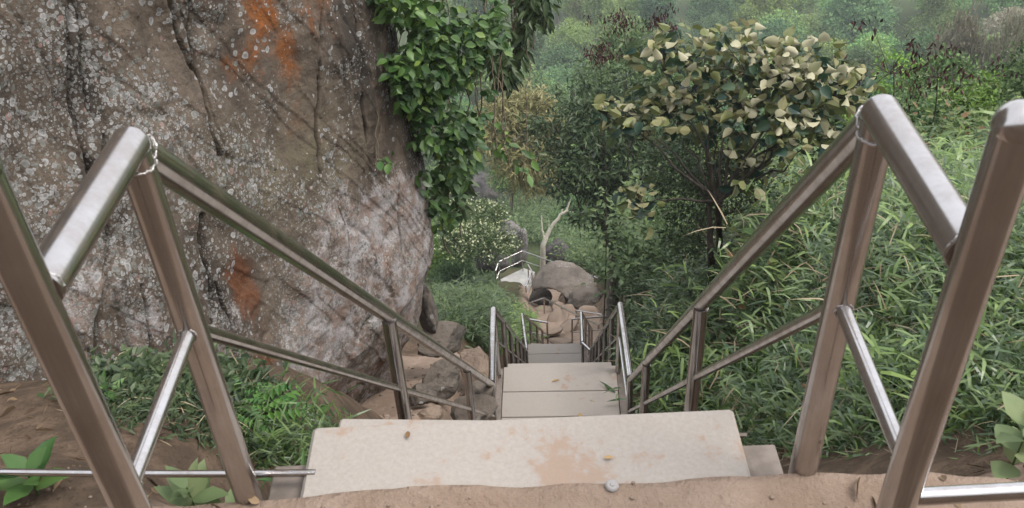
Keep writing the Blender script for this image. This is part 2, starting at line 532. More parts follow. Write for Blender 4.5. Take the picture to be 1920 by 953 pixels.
M['bark_dark'] = bark_material("dark_bark", (0.045, 0.036, 0.03), (0.10, 0.085, 0.07))
M['bark_grey'] = bark_material("grey_bark", (0.14, 0.12, 0.10), (0.26, 0.23, 0.20))
M['dead_wood'] = bark_material("bleached_wood", (0.36, 0.33, 0.27), (0.50, 0.47, 0.40))
M['vine_stem'] = bark_material("vine_stem", (0.10, 0.075, 0.05), (0.17, 0.14, 0.10))
M['vine_leaf'] = leaf_material("vine_leaf", (0.035, 0.08, 0.025), (0.115, 0.20, 0.06), under=(0.11, 0.16, 0.08), rough=.38, odd=(0.17, 0.26, 0.05))
M['vine_leaf_each'] = leaf_material("vine_leaf_single", (0.04, 0.09, 0.022), (0.13, 0.23, 0.06), under=(0.12, 0.18, 0.08), rough=.38, per_object=True, odd=(0.22, 0.32, 0.06))
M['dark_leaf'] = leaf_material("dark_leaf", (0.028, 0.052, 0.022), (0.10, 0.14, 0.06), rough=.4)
M['pale_leaf'] = leaf_material("pale_backed_leaf", (0.022, 0.058, 0.035), (0.065, 0.11, 0.05), under=(0.46, 0.43, 0.28), under2=(0.22, 0.235, 0.09), rough=.42, per_object=True, trans=.25)
M['pale_leaf_mass'] = leaf_material("pale_backed_leaf_mass", (0.025, 0.058, 0.04), (0.115, 0.135, 0.045), under=(0.34, 0.32, 0.16), under2=(0.16, 0.18, 0.06), rough=.42, trans=.25)
M['bush_leaf'] = leaf_material("bush_leaf", (0.06, 0.105, 0.035), (0.155, 0.215, 0.08), rough=.45)
M['feather_leaf'] = leaf_material("feathery_leaf", (0.07, 0.12, 0.045), (0.17, 0.24, 0.10), rough=.45)
M['crest_leaf'] = leaf_material("crest_leaf", (0.055, 0.105, 0.03), (0.19, 0.25, 0.075), rough=.45, odd=(0.26, 0.15, 0.07))
M['grass'] = leaf_material("grass_blade", (0.035, 0.08, 0.022), (0.175, 0.26, 0.08), under=(0.20, 0.27, 0.11), rough=.34, spec=.55)
M['grass_bright'] = leaf_material("grass_bright", (0.12, 0.20, 0.05), (0.25, 0.35, 0.10), rough=.38, spec=.4)
M['grass_dark'] = leaf_material("grass_deep_green", (0.055, 0.095, 0.038), (0.13, 0.18, 0.07), rough=.42)  # darker, duller green grass
M['straw'] = leaf_material("dry_straw", (0.30, 0.23, 0.14), (0.46, 0.38, 0.25), rough=.7, trans=.15)
M['litter'] = leaf_material("dry_leaf", (0.16, 0.085, 0.04), (0.42, 0.28, 0.12), rough=.8, trans=.1, per_object=True)
M['weed'] = leaf_material("weed_leaf", (0.05, 0.12, 0.03), (0.12, 0.22, 0.06), under=(0.15, 0.22, 0.09), rough=.45, per_object=True)
M['weed_dusty'] = leaf_material("weed_leaf_dusty", (0.15, 0.21, 0.09), (0.25, 0.30, 0.14), under=(0.22, 0.27, 0.14), rough=.6, per_object=True)
M['fern'] = leaf_material("fern_leaf", (0.06, 0.16, 0.035), (0.14, 0.28, 0.06), rough=.45)
M['bamboo'] = leaf_material("bamboo_leaf", (0.22, 0.22, 0.09), (0.42, 0.38, 0.20), rough=.5)
M['blossom'] = leaf_material("cream_blossom", (0.42, 0.48, 0.25), (0.66, 0.66, 0.45), rough=.6, trans=.2)
M['seed_red'] = leaf_material("dark_red_pod", (0.035, 0.012, 0.014), (0.10, 0.03, 0.03), rough=.5, trans=.05)
M['forest_a'] = tree_material("forest_green", (0.10, 0.185, 0.055), (0.24, 0.37, 0.11))
M['forest_b'] = tree_material("forest_yellow_green", (0.13, 0.21, 0.035), (0.25, 0.35, 0.07))
M['forest_c'] = tree_material("forest_blue_green", (0.06, 0.135, 0.055), (0.16, 0.26, 0.10))
M['forest_d'] = tree_material("forest_brownish", (0.20, 0.19, 0.12), (0.38, 0.34, 0.24))
M['shrub_a'] = tree_material("shrub_green", (0.05, 0.10, 0.035), (0.14, 0.21, 0.075))
k = NT("sign_white"); M['sign_white'] = k.finish(k.bsdf((0.72, 0.72, 0.72), 0.5))
k = NT("sign_grey"); M['sign_grey'] = k.finish(k.bsdf((0.30, 0.31, 0.31), 0.6))
k = NT("sign_ink"); M['sign_ink'] = k.finish(k.bsdf((0.03, 0.03, 0.05), 0.6))
k = NT("cap_plastic"); M['cap'] = k.finish(k.bsdf((0.30, 0.285, 0.275), 0.6))
k = NT("grey_concrete")
c = k.coords(); nz = k.noise(c, 3.0, 6, .65)
M['concrete'] = k.finish(k.bsdf(k.mix(k.ramp(nz, .35, .65), (0.33, 0.32, 0.30), (0.44, 0.425, 0.40)), 0.85, bump=nz, bump_d=.01))
#MARK1
# ------------------------------------------------------------------ the hillside
def stair_x(Y):
    return np.interp(Y, [0, 1.34, 5.87, 6.86, 13.6, 14.6, 18.2, 22, 28], [-0.04, -0.04, .21, .215, .40, .355, .64, .75, .6])

P_Y = [-9, -6.5, -1.4, -0.6, 1.315, 1.35, 1.56, 5.5, 7.0, 12.9, 14.7, 18.0, 21, 25, 30, 40, 60, 100, 150, 200, 260, 400, 600, 900]
P_Z = [5.6, 4.6, -1.5, -1.68, -1.665, -1.77, -2.2, -7.15, -7.25, -14.15, -14.25, -17.3, -18.9, -21.6, -24.7, -31, -42, -58, -70, -78, -76, -52, -20, 3]
B_Y = [-9, -6.5, -1.4, -0.6, 1.5, 1.75, 3, 6, 10, 15, 20, 25, 30, 40]        # right-hand bank
B_Z = [5.6, 4.6, -1.5, -1.66, -1.69, -1.8, -2.55, -4.55, -7.2, -10.4, -13.8, -17.5, -21.3, -31]
L_Y = [-9, -6.5, -1.4, -0.6, 1.5, 1.75, 2.4, 3.0, 3.5, 4.2, 5.0, 6.0, 7.2, 9, 11, 14, 18, 22, 26, 30, 40]   # left, under the cliff
L_Z = [5.6, 4.6, -1.5, -1.66, -1.72, -2.0, -2.35, -2.9, -3.6, -4.55, -5.45, -6.3, -6.9, -8.0, -9.6, -12.3, -15.9, -18.6, -21.5, -24.2, -31]

def ground_z(X, Y, detail=True):
    X, Y = np.asarray(X, float), np.asarray(Y, float)
    p = np.interp(Y, P_Y, P_Z)
    b = np.where(Y < 40, np.interp(Y, B_Y, B_Z), p)
    l = np.where(Y < 40, np.interp(Y, L_Y, L_Z), p)
    d = X - stair_x(Y)
    wr = smooth(0.72, 2.6, d) * (1 - 0.75 * smooth(15, 24, Y))
    wl = smooth(0.62, 1.15, -d) * (1 - smooth(16, 26, Y) * .4)
    z = p + (b - p) * wr + (l - p) * wl
    z = z + smooth(1.4, 6.5, X) * np.clip(Y - 2, 0, 22) * .078 * (1 - smooth(24, 45, Y))
    z = z + smooth(8, 60, np.abs(X)) * np.where(X > 0, 1.0, .5) * np.clip(Y, 0, 60) * .08
    if detail:
        Q = np.stack([X, Y, 0 * X], -1)
        n = fbm(Q * .8, 4, 3) * .10 + fbm(Q * 5.0, 3, 11) * .022
        flat = (1 - smooth(1.2, 1.7, Y)) * smooth(-1.3, -.4, Y)
        z = z + .016 * fbm(Q * np.array([5.0, 9.0, 1]), 3, 61) * smooth(1.0, 1.25, Y) * (1 - smooth(1.5, 1.8, Y))
        under = smooth(1.4, 1.6, Y) * (1 - smooth(.55, .8, np.abs(d))) * (1 - smooth(14, 15, Y))
        amp = 1 - .86 * flat
        z = z + n * amp - .22 * under
        z = z + fbm(Q * 13.0, 3, 71) * .012 * smooth(.55, .75, np.abs(d)) * (1 - smooth(3, 5, Y)) * smooth(.6, 1.0, Y)
        far = smooth(50, 120, Y)
        z = z + far * fbm(Q * .03, 3, 5) * 4.0
    return z

def ground_hit(px, py, d0=1.0, d1=400.0):
    """depth at which the view ray through a photo pixel meets the ground"""
    r = ray(px, py)
    d = np.geomspace(d0, d1, 4000)
    P = r[None] * d[:, None]
    below = P[:, 2] < ground_z(P[:, 0], P[:, 1])
    i = int(np.argmax(below))
    return d[i] if below[i] else d1

def grow(a, b, s0, s1, n_max=400):
    out, x = [a], a
    while x < b:
        x += s0 + (s1 - s0) * (x - a) / (b - a)
        out.append(x)
    return out
xs_r = np.concatenate([np.arange(0, 1.3, .045), np.arange(1.3, 4, .1), np.geomspace(4, 900, 56)])
xs = np.concatenate([-xs_r[:0:-1], xs_r])
ys = np.concatenate([-np.geomspace(9, 200, 14)[::-1][:-1], np.arange(-9, .5, .3), np.arange(.5, 1.25, .06), np.arange(1.25, 1.7, .022), np.arange(1.7, 8, .1), np.arange(8, 32, .2), np.geomspace(32, 900, 100)])
GX, GY = np.meshgrid(xs, ys, indexing='xy')
GZ = ground_z(GX, GY)
GZ = np.where(GY < -9, np.interp(GY, [-200, -9], [5.2, 5.6]), GZ)
ny, nx = GX.shape
ii = np.arange(ny * nx).reshape(ny, nx)
Q = np.stack([ii[:-1, :-1], ii[:-1, 1:], ii[1:, 1:], ii[1:, :-1]], -1).reshape(-1, 4)
gm = new_mesh("ground", np.stack([GX, GY, GZ], -1), [Q], True)
dd = np.abs(GX - stair_x(GY))
sand = np.maximum((1 - smooth(1.45 + .28 * smooth(.6, .9, GX), 1.75 + .28 * smooth(.6, .9, GX), GY)) * (1 - smooth(2.6, 3.6, GX)) * smooth(.45, .95, GY) * np.where(GX < 0, 1 - .8 * smooth(.75, 1.1, -GX) * smooth(1.0, 1.5, GY), 1),  # sand fades out near the viewer: darker soil stands in for shaded ground
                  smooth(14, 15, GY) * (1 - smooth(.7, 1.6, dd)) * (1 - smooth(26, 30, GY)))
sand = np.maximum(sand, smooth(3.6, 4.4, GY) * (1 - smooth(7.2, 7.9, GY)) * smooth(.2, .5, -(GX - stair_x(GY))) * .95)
green = np.maximum(smooth(1.75, 2.3, GY) * smooth(1.1, 1.8, GX - stair_x(GY)) * .55, smooth(28, 36, GY))
green = np.maximum(green, smooth(-2.2, -3.5, GY) * .45)
green = np.maximum(green, smooth(7.4, 8.2, GY) * smooth(.7, 1.1, -(GX - stair_x(GY))) * .5)
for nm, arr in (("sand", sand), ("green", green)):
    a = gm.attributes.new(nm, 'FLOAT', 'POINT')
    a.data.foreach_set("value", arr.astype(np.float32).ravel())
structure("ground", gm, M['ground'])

# ------------------------------------------------------------------ the cliff
C_BASE = np.array([[-7.5, .6], [-5.2, 1.3], [-3.7, 2.0], [-2.75, 2.75], [-2.25, 3.4], [-1.78, 4.25], [-1.33, 5.1], [-.98, 5.75], [-.80, 6.25], [-.86, 6.75], [-1.25, 7.5], [-2.2, 8.5], [-4, 9.4], [-7.5, 10]])

def spline(P, n):
    P = np.asarray(P, float)
    t = np.linspace(0, len(P) - 1 - 1e-6, 4000)
    i = t.astype(int); f = (t - i)[:, None]
    p0, p1, p2, p3 = P[np.clip(i - 1, 0, None)], P[i], P[i + 1], P[np.clip(i + 2, None, len(P) - 1)]
    c = .5 * ((2 * p1) + (-p0 + p2) * f + (2 * p0 - 5 * p1 + 4 * p2 - p3) * f ** 2 + (-p0 + 3 * p1 - 3 * p2 + p3) * f ** 3)
    s = np.concatenate([[0], np.cumsum(np.linalg.norm(np.diff(c, axis=0), axis=1))])
    return s, c
CL_S, CL_C = spline(C_BASE, 0)

def cliff_base(s, z):
    """big shape of the cliff without fine relief: arc length s along its foot line, height z"""
    x = np.interp(s, CL_S, CL_C[:, 0]); y = np.interp(s, CL_S, CL_C[:, 1])
    e = .12
    tx = np.interp(s + e, CL_S, CL_C[:, 0]) - np.interp(s - e, CL_S, CL_C[:, 0])
    ty = np.interp(s + e, CL_S, CL_C[:, 1]) - np.interp(s - e, CL_S, CL_C[:, 1])
    L = np.hypot(tx, ty) + 1e-9
    nx_, ny_ = ty / L, -tx / L
    off = np.interp(z, [-9, -7, -6.2, -5.4, -4.9, -4.2, -2.6, -1, 2.6, 3.2], [-.9, -.72, -.50, -.17, 0.0, -.02, -.17, -.34, -.85, -1.3])
    off = off + np.interp(s, [0, 4.5, 6.0, 7.5], [.15, .25, .12, 0]) * smooth(-2.0, -3.4, z)
    return np.stack([x + nx_ * off, y + ny_ * off, z + 0 * x], -1), nx_, ny_

# cracks and runnels as (s, z) polylines, with half width and depth in metres
CRACKS = [
    ([(6.92, -1.5), (6.92, -1.72), (6.84, -1.91), (6.78, -2.01), (6.71, -2.2), (6.65, -2.4), (6.61, -2.51), (6.57, -2.75), (6.49, -2.9), (6.31, -3.11), (6.18, -3.4)], .022, .10),
    ([(6.95, -1.6), (6.92, -1.87), (6.84, -2.05), (6.78, -2.2), (6.76, -2.34), (6.70, -2.48)], .016, .07),
    ([(7.60, -1.6), (7.55, -1.95), (7.51, -2.14), (7.49, -2.32), (7.45, -2.51), (7.39, -2.78)], .016, .08),
    ([(8.6, -1.8), (8.55, -2.34), (8.45, -2.51), (8.37, -2.8), (8.16, -3.35)], .016, .08),
    ([(7.02, -3.4), (7.02, -3.67), (6.94, -3.95)], .013, .05), ([(6.61, -3.1), (6.55, -3.31), (6.49, -3.5)], .014, .06),
    ([(8.92, -2.2), (8.88, -2.47), (8.76, -2.9), (8.7, -3.11), (8.69, -3.4)], .022, .06),
    ([(8.27, -3.6), (8.23, -3.95), (8.12, -4.2)], .014, .05),
    ([(8.94, -3.9), (8.88, -4.27), (8.84, -4.6)], .016, .06), ([(7.1, -3.0), (7.0, -3.36), (6.9, -3.6)], .03, .06),
    ([(8.21, -5.42), (8.45, -5.7), (8.69, -5.67), (8.76, -5.3)], .02, .10), ([(7.41, -1.8), (7.43, -2.09), (7.47, -2.34)], .03, .025)]
cs_ = np.concatenate([np.linspace(0, 5.4, 60)[:-1], np.linspace(5.4, 9.9, 640)[:-1], np.linspace(9.9, CL_S[-1], 60)])
cz_ = np.concatenate([np.linspace(-9, -6.2, 50)[:-1], np.linspace(-6.2, -1.2, 470)[:-1], np.linspace(-1.2, 2.6, 60)])
CS, CZ = np.meshgrid(cs_, cz_)
wob = fbm(np.stack([CS * 9, CZ * 9, 0 * CS], -1), 3, 77) * .018
CPos, cnx, cny = cliff_base(CS, CZ)
rel = fbm(CPos * .55, 3, 21) * .10 + fbm(CPos * 1.7, 4, 22) * .035 + fbm(CPos * 7.0, 4, 25) * .014
ridge = 1 - np.abs(fbm(CPos * np.array([1.5, 1.5, .5]), 3, 31))
rel -= smooth(.95, 1.0, ridge) * .015
strata = fbm(np.stack([CS * .9 + CZ * .55, CS * .2, CZ * .12], -1) * 2.2, 3, 41)
rel += np.round(strata * 3) / 3 * .022
crack_d = np.zeros_like(CS)
for pts, hw, dep in CRACKS:
    pts = np.array(pts)
    best = np.full(CS.shape, 9.0)
    for a, b in zip(pts[:-1], pts[1:]):
        ab = b - a
        t = np.clip(((CS + wob - a[0]) * ab[0] + (CZ + wob - a[1]) * ab[1]) / (ab @ ab), 0, 1)
        best = np.minimum(best, np.hypot(CS + wob - a[0] - t * ab[0], CZ + wob * .5 - a[1] - t * ab[1]))
    width = hw * (1 + .7 * fbm(np.stack([CS * 6, CZ * 6, 0 * CS], -1), 2, 91))
    crack_d = np.maximum(crack_d, dep * np.exp(-(best / np.maximum(width * .40, .0052)) ** 2))
rel -= crack_d * 1.9
CPos[..., 0] += cnx * rel
CPos[..., 1] += cny * rel
CPos[..., 2] += fbm(CPos * 1.3, 3, 51) * .05
cn = np.arange(CS.size).reshape(CS.shape)
CQ = np.stack([cn[:-1, :-1], cn[:-1, 1:], cn[1:, 1:], cn[1:, :-1]], -1).reshape(-1, 4)
# top of the rock: close over with a rounded cap towards its middle
top = CPos[-1]
mid = top.mean(0) + np.array([-.3, 0, .45])
ring2 = top * .5 + mid * .5 + np.array([0, 0, .35])
capV = np.concatenate([ring2, mid[None]])
base_i = CS.size
nt = len(top)
j = np.arange(nt - 1)
capQ = np.stack([cn[-1, :-1], cn[-1, 1:], base_i + j + 1, base_i + j], 1)
capT = np.stack([base_i + j, base_i + j + 1, np.full(nt - 1, base_i + nt)], 1)
cm = new_mesh("cliff", np.concatenate([CPos.reshape(-1, 3), capV]), [np.concatenate([CQ, capQ]), capT], True)

def blob(spots):
    r = np.zeros_like(CS)
    for s0, z0, rs, rz, amp in spots:
        r = np.maximum(r, amp * np.exp(-((CS - s0) / rs) ** 2 - ((CZ - z0) / rz) ** 2))
    return r
A = {
    'orange': blob([(8.06, -2.25, .16, .24, .86), (8.14, -2.55, .15, .28, .72), (7.84, -2.46, .22, .14, .58), (8.45, -2.35, .35, .28, .48), (8.2, -1.9, .3, .3, .6), (8.1, -2.95, .2, .2, .42)]),
    'rust': blob([(7.25, -3.55, .16, .38, .85), (8.55, -4.25, .10, .35, .8), (8.84, -5.2, .15, .4, .85), (8.45, -4.2, .08, .2, .7), (7.05, -4.1, .5, .15, .7), (7.9, -4.9, .3, .3, .55), (6.3, -2.75, .12, .2, .4), (8.3, -5.6, .6, .2, .8), (7.4, -5.0, .7, .2, .75), (7.6, -5.35, .6, .3, .9)]),
    'pale': np.clip(smooth(-3.55, -3.95, CZ + .16 * (CS - 8.2)) * smooth(7.2, 7.9, CS) * .5 + blob([(8.2, -3.62, .3, .16, .62), (8.55, -3.95, .35, .3, .5), (7.6, -4.4, .5, .4, .5), (8.94, -4.6, .25, .6, .5), (6.2, -2.95, .4, .28, .55), (6.55, -3.35, .4, .25, .5), (7.0, -3.75, .25, .3, .45), (8.9, -4.0, .25, .2, .6)]), 0, .72),
    'olive': blob([(7.9, -3.2, .5, .25, .9), (7.4, -2.85, .3, .2, .6), (8.4, -3.4, .3, .15, .7), (8.3, -3.05, .3, .25, .5)]),
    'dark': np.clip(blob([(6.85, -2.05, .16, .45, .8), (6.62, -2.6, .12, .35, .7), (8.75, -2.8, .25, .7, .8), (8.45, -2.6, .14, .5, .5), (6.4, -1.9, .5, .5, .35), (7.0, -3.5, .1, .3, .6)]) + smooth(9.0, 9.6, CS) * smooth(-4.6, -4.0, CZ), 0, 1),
    'lichen': np.clip(.62 + .25 * smooth(7.6, 6.8, CS) - blob([(7.22, -1.98, .13, .16, .95), (7.36, -2.3, .09, .2, .9), (8.72, -3.4, .16, .22, .9), (7.25, -3.6, .12, .3, .8), (8.25, -2.85, .22, .3, .55), (8.0, -2.5, .2, .2, .25), (8.7, -5.2, .5, .5, .5)])
                      + blob([(7.1, -2.35, .35, .4, .28), (7.5, -3.0, .35, .25, .3), (6.2, -2.9, .5, .3, .3)]) - smooth(8.0, 8.8, CS) * .2, 0, 1.1),
}
for nm, arr in A.items():
    a_ = cm.attributes.new(nm, 'FLOAT', 'POINT')
    a_.data.foreach_set("value", np.concatenate([arr.ravel(), np.zeros(len(capV))]).astype(np.float32))
cliff = link("rock_cliff", cm, M['cliff'])
tag(cliff, "huge grey brown rock cliff covered in white lichen and orange stains, left of the stairs", "cliff")

# ------------------------------------------------------------------ loose boulders
def ico(level):
    import bmesh
    bm = bmesh.new()
    bmesh.ops.create_icosphere(bm, subdivisions=level, radius=1.0)
    V = np.array([v.co[:] for v in bm.verts]); F = np.array([[v.index for v in f.verts] for f in bm.faces])
    bm.free()
    return V, F
ICO = {l: ico(l) for l in (2, 3, 4, 5)}

def boulder(label, center, size, mat, seed, rz=0.0, tilt=(0, 0), blocky=.5, level=4, name="boulder", cat="boulder", group=None, rough=.1):
    """weathered block: a sphere cut by random planes, then worn by noise"""
    V, F = ICO[level]
    V = V.copy()
    rng = np.random.default_rng(seed)
    npl = 8 if blocky > .74 else 11
    nrm = unit(rng.normal(size=(npl, 3)))
    dist = rng.uniform(.40 if blocky > .74 else .52, .80, npl)
    r = np.ones(len(V)) * 1.0
    for n_, d_ in zip(nrm, dist):
        cth = V @ n_
        r = np.minimum(r, np.where(cth > .05, d_ / np.maximum(cth, .05), 9))
    r = 1 * (1 - blocky) * .8 + r * blocky + .1
    r = r * (1 + rough * fbm(V * 2.0 + seed, 4, seed) + rough * .35 * fbm(V * 7.0 + seed, 3, seed + 5))
    V = V * r[:, None] * np.asarray(size) 
    R = np.array((Matrix.Rotation(rz, 3, 'Z') @ Matrix.Rotation(tilt[0], 3, 'X') @ Matrix.Rotation(tilt[1], 3, 'Y')))
    V = V @ R.T
    o = link(name, new_mesh(name, V, [F], blocky < .72), M[mat])
    o.location = [float(c) for c in center]
    return tag(o, label, cat, group)
# ------------------------------------------------------------------ stairs: stone treads on steel channels, landings between the flights
ANG = lambda a, b: math.atan2(-(b[0] - a[0]), b[1] - a[1])

def slab_mesh(name, w, d, t, seed):
    mb = MB(); mb.box((-w / 2, -d / 2, -t), (w / 2, d / 2, 0), .006)
    V = np.concatenate(mb.v)
    return mb

def staircase(label, top, bottom, width, n, first_d, tread_d, land_top, land_bottom, mat, landing_slabs, group):
    """top, bottom: (x, y, z) of the edge where the flight leaves the upper landing and meets the lower landing"""
    top, bottom = np.array(top, float), np.array(bottom, float)
    rz = ANG(top, bottom)
    t = thing("staircase", label, "staircase", top, group)
    t.rotation_euler = (0, 0, rz)
    run = float(np.hypot(*(bottom - top)[:2])); drop = float(top[2] - bottom[2])
    w2 = width / 2
    sm = None
    for i in range(1, n):
        y = run * i / n; z = -drop * i / n
        d0 = first_d if i == 1 else tread_d
        mb = MB()
        if sm is None or i <= 2:
            mb.box((-w2, -.03, -.045), (w2, d0 - .03, 0), .006)
            o = mb.build("tread", mat, t); 
            if i == 2: sm = o.data
        else:
            o = link("tread", sm, None, t)
        o.location = (0, y - run / n, z)
    mb = MB()
    mb.box((-w2 + .03, 0, -.02), (w2 - .03, .012, .02))
    a = math.atan2(drop, run)
    for sgn in (-1, 1):
        mb = MB()
        L = math.hypot(run, drop)
        x0, x1 = (sgn * (w2 + .004), sgn * (w2 + .012))
        R = np.array(Matrix.Rotation(-a, 3, 'X'))
        mb.box((min(x0, x1), .30, -.24), (max(x0, x1), L - .1, -.02), 0, R, np.array([0, 0, 0.0]))
        x0, x1 = (sgn * (w2 + .012), sgn * (w2 + .06))
        mb.box((min(x0, x1), .30, -.028), (max(x0, x1), L - .1, -.02), 0, R, np.array([0, 0, 0.0]))
        mb.build("stringer", M['channel'], t)
    return t

def landing(label, edge, yaw, width, depths, mat, side=True, thick=.05, group=None):
    """slabs laid side by side backwards from the front edge"""
    t = thing("landing", label, "landing", edge, group, yaw)
    y = 0.0
    for i, d in enumerate(depths):
        mb = MB()
        mb.box((-width / 2 + RNG.uniform(-.004, .004), y - d + .004, -thick), (width / 2 + RNG.uniform(-.004, .004), y - .004, RNG.uniform(-.002, .002)), .005)
        mb.build("slab", mat, t)
        y -= d
    if side:
        for sgn in (-1, 1):
            mb = MB()
            xa, xb = sorted((sgn * (width / 2 + .006), sgn * (width / 2 + .085)))
            mb.box((xa, y + .01, -.14), (xb, -.01, -.012), .004)
            mb.build("edge_beam", M['channel'], t)
    return t

# upper landing: its front slab is half buried in blown sand
lt = thing("landing", "pale stone slab at the head of the stairs, half buried in sand", "landing", (-.037, 1.533, -1.672), None, 0.012)
mb = MB(); mb.box((-.49, -.33, -.05), (.49, 0, 0), .008); mb.build("slab", M['slab'], lt)
for sgn in (-1, 1):
    mb = MB()
    xa, xb = sorted((sgn * .494, sgn * .575))
    mb.box((xa, -.30, -.13), (xb, -.075, -.045), .004)
    mb.build("edge_beam", M['channel'], lt)
landing("grey landing of stone slabs at the foot of the upper flight", (.235, 6.965, -6.868), -.03, 1.13, [.35, .335, .335, .335], M['slab_far'])
landing("narrow stone landing at the foot of the middle flight, before the sandy path", (.405, 14.66, -13.80), -.02, 1.13, [.30, .30, .30, .30, .30], M['slab_far'])
staircase("upper flight of steep stone steps hidden just below the sandy top slab", (-.03, 1.54, -1.672), (.215, 5.62, -6.868), 1.0, 27, .19, .21, None, None, M['slab_far'], 0, "flights of the staircase")
staircase("middle flight of steep stone steps dropping from the first landing", (.235, 6.97, -6.868), (.42, 13.2, -13.80), 1.08, 36, .27, .22, None, None, M['slab_far'], 0, "flights of the staircase")
staircase("lowest flight of stone steps dropping from the second landing to the sandy path", (.37, 14.665, -13.80), (.72, 17.3, -16.75), 1.0, 16, .2, .21, None, None, M['slab_far'], 0, "flights of the staircase")

# ------------------------------------------------------------------ stainless steel railings
def straight(p, q, n=2):
    p, q = np.asarray(p, float), np.asarray(q, float)
    return p + (q - p) * np.linspace(0, 1, n)[:, None]

def weld_bead(center, axis, r, seed, parent):
    """lumpy ring of weld metal round a tube joint"""
    rng = np.random.default_rng(seed)
    axis = unit(np.asarray(axis, float)); ref = np.array([0, 0, 1.0]) if abs(axis[2]) < .8 else np.array([1.0, 0, 0])
    a = unit(np.cross(axis, ref)); b = np.cross(axis, a)
    th = np.linspace(0, 2 * np.pi, 40)
    rr = r + rng.uniform(-.0012, .002, 40); rr[-1] = rr[0]
    sh = rng.uniform(-.002, .002, 40); sh[-1] = sh[0]
    pts = center + rr[:, None] * (np.cos(th)[:, None] * a + np.sin(th)[:, None] * b) + sh[:, None] * axis
    mb = MB(); rad = rng.uniform(.0016, .0028, 40); rad[-1] = rad[0]
    mb.tube(pts, rad, 7, False)
    mb.build("weld", M['weld'], parent, True)

def railing(label, origin, posts, tops, mids, rt=.028, rm=.0145, rp=.0285, seg=24, welds=(), group="stainless steel railings", balls=()):
    """posts: (top point, bottom z); tops, mids: (p, q). Points are world coordinates; origin is the railing's base."""
    o = np.asarray(origin, float)
    t = thing("railing", label, "railing", o, group)
    for p, zb in posts:
        p = np.asarray(p, float) - o
        mb = MB(); mb.tube(straight(p, (p[0], p[1], zb - o[2]), 3), rp, seg)
        mb.build("post", M['steel'], t, True)
    for lst, r, nm in ((tops, rt, "handrail"), (mids, rm, "mid_rail")):
        for p, q in lst:
            mb = MB(); mb.tube(straight(np.asarray(p, float) - o, np.asarray(q, float) - o, 4), r * (1.07 if nm == 'handrail' and abs(p[2] - q[2]) < .02 else 1.0), seg)
            mb.build(nm, M['steel'], t, True)
    for b, r in balls:
        V, F = ICO[3]
        link("elbow", new_mesh("elbow", V * r + (np.asarray(b, float) - o), [F], True), M['steel'], t)
    for i, (p, ax, r) in enumerate(welds):
        weld_bead(np.asarray(p, float) - o, ax, r, i + 3, t)
    return t

def lerp(a, b, t): return np.asarray(a, float) + (np.asarray(b, float) - np.asarray(a, float)) * t

def drop(p, d): return (p[0], p[1], p[2] - d)

# upper railings: short level rail over the top landing, then down the first flight
for side, lab, x0, x1, xn in ((-1, "left", -.640, -.392, -.648), (1, "right", .562, .808, .564)):
    T0 = np.array([x0, 1.335, -.783]); T1 = np.array([x1, 5.875, -5.990]); N0 = np.array([xn, .955, -.785])
    fl = unit(T1 - T0)
    inner = T0 + fl * .012
    post_t = (.3165, .715) if side < 0 else (.3165, .725)
    posts = [((xn, .955, -.582), -1.80), (drop(T0, .012), -1.80)] + [(drop(lerp(T0, T1, t), .02), lerp(T0, T1, t)[2] - .98) for t in post_t] + [(drop(T1, 0.0), -6.90)]
    # the mid rail runs from post to post
    P_ = [T0] + [lerp(T0, T1, t) for t in post_t] + [T1]
    mids = [(drop(a + fl * .02, .40), drop(b - fl * .02, .40)) for a, b in zip(P_[:-1], P_[1:])]
    mids.append(((x0, 1.315, -1.178), (xn, .975, -1.192)))
    tops = [(T0 + np.array([0, .006, 0]), N0 + np.array([0, .018, 0])), (T0 + fl * .015, T1)]
    ex = np.array([side * 1.0, .02, 0])
    if side > 0:
        mids.append(((xn + .02, .958, -1.262), (xn + 1.9, 1.0, -1.255)))
        tops.append(((xn, .955, -.584), (xn + 1.9, 1.0, -.580)))
    else:
        tops.append(((xn, .955, -.584), (xn - 1.9, 1.0, -.580)))
    welds = [(T0 + fl * .034, fl, .0285), (drop(T0, .042), (0, 0, 1), .0290), (N0 + np.array([0, .024, 0]), (0, 1, 0), .0288),
             (np.array([x0, 1.309, -1.178]), (0, 1, 0), 0.0152), (np.array([xn, .981, -1.192]), (0, 1, 0), 0.0152)]
    balls = [(T0, 0.0300), ((xn, .955, -.584), 0.0302), (T1, 0.0282)]
    railing("shiny steel railing on the %s of the upper flight, closest to the viewer" % ("rock side" if side < 0 else "grass side"),
            (x0, 1.335, -1.68), posts, tops, mids, seg=36, welds=welds, balls=balls)

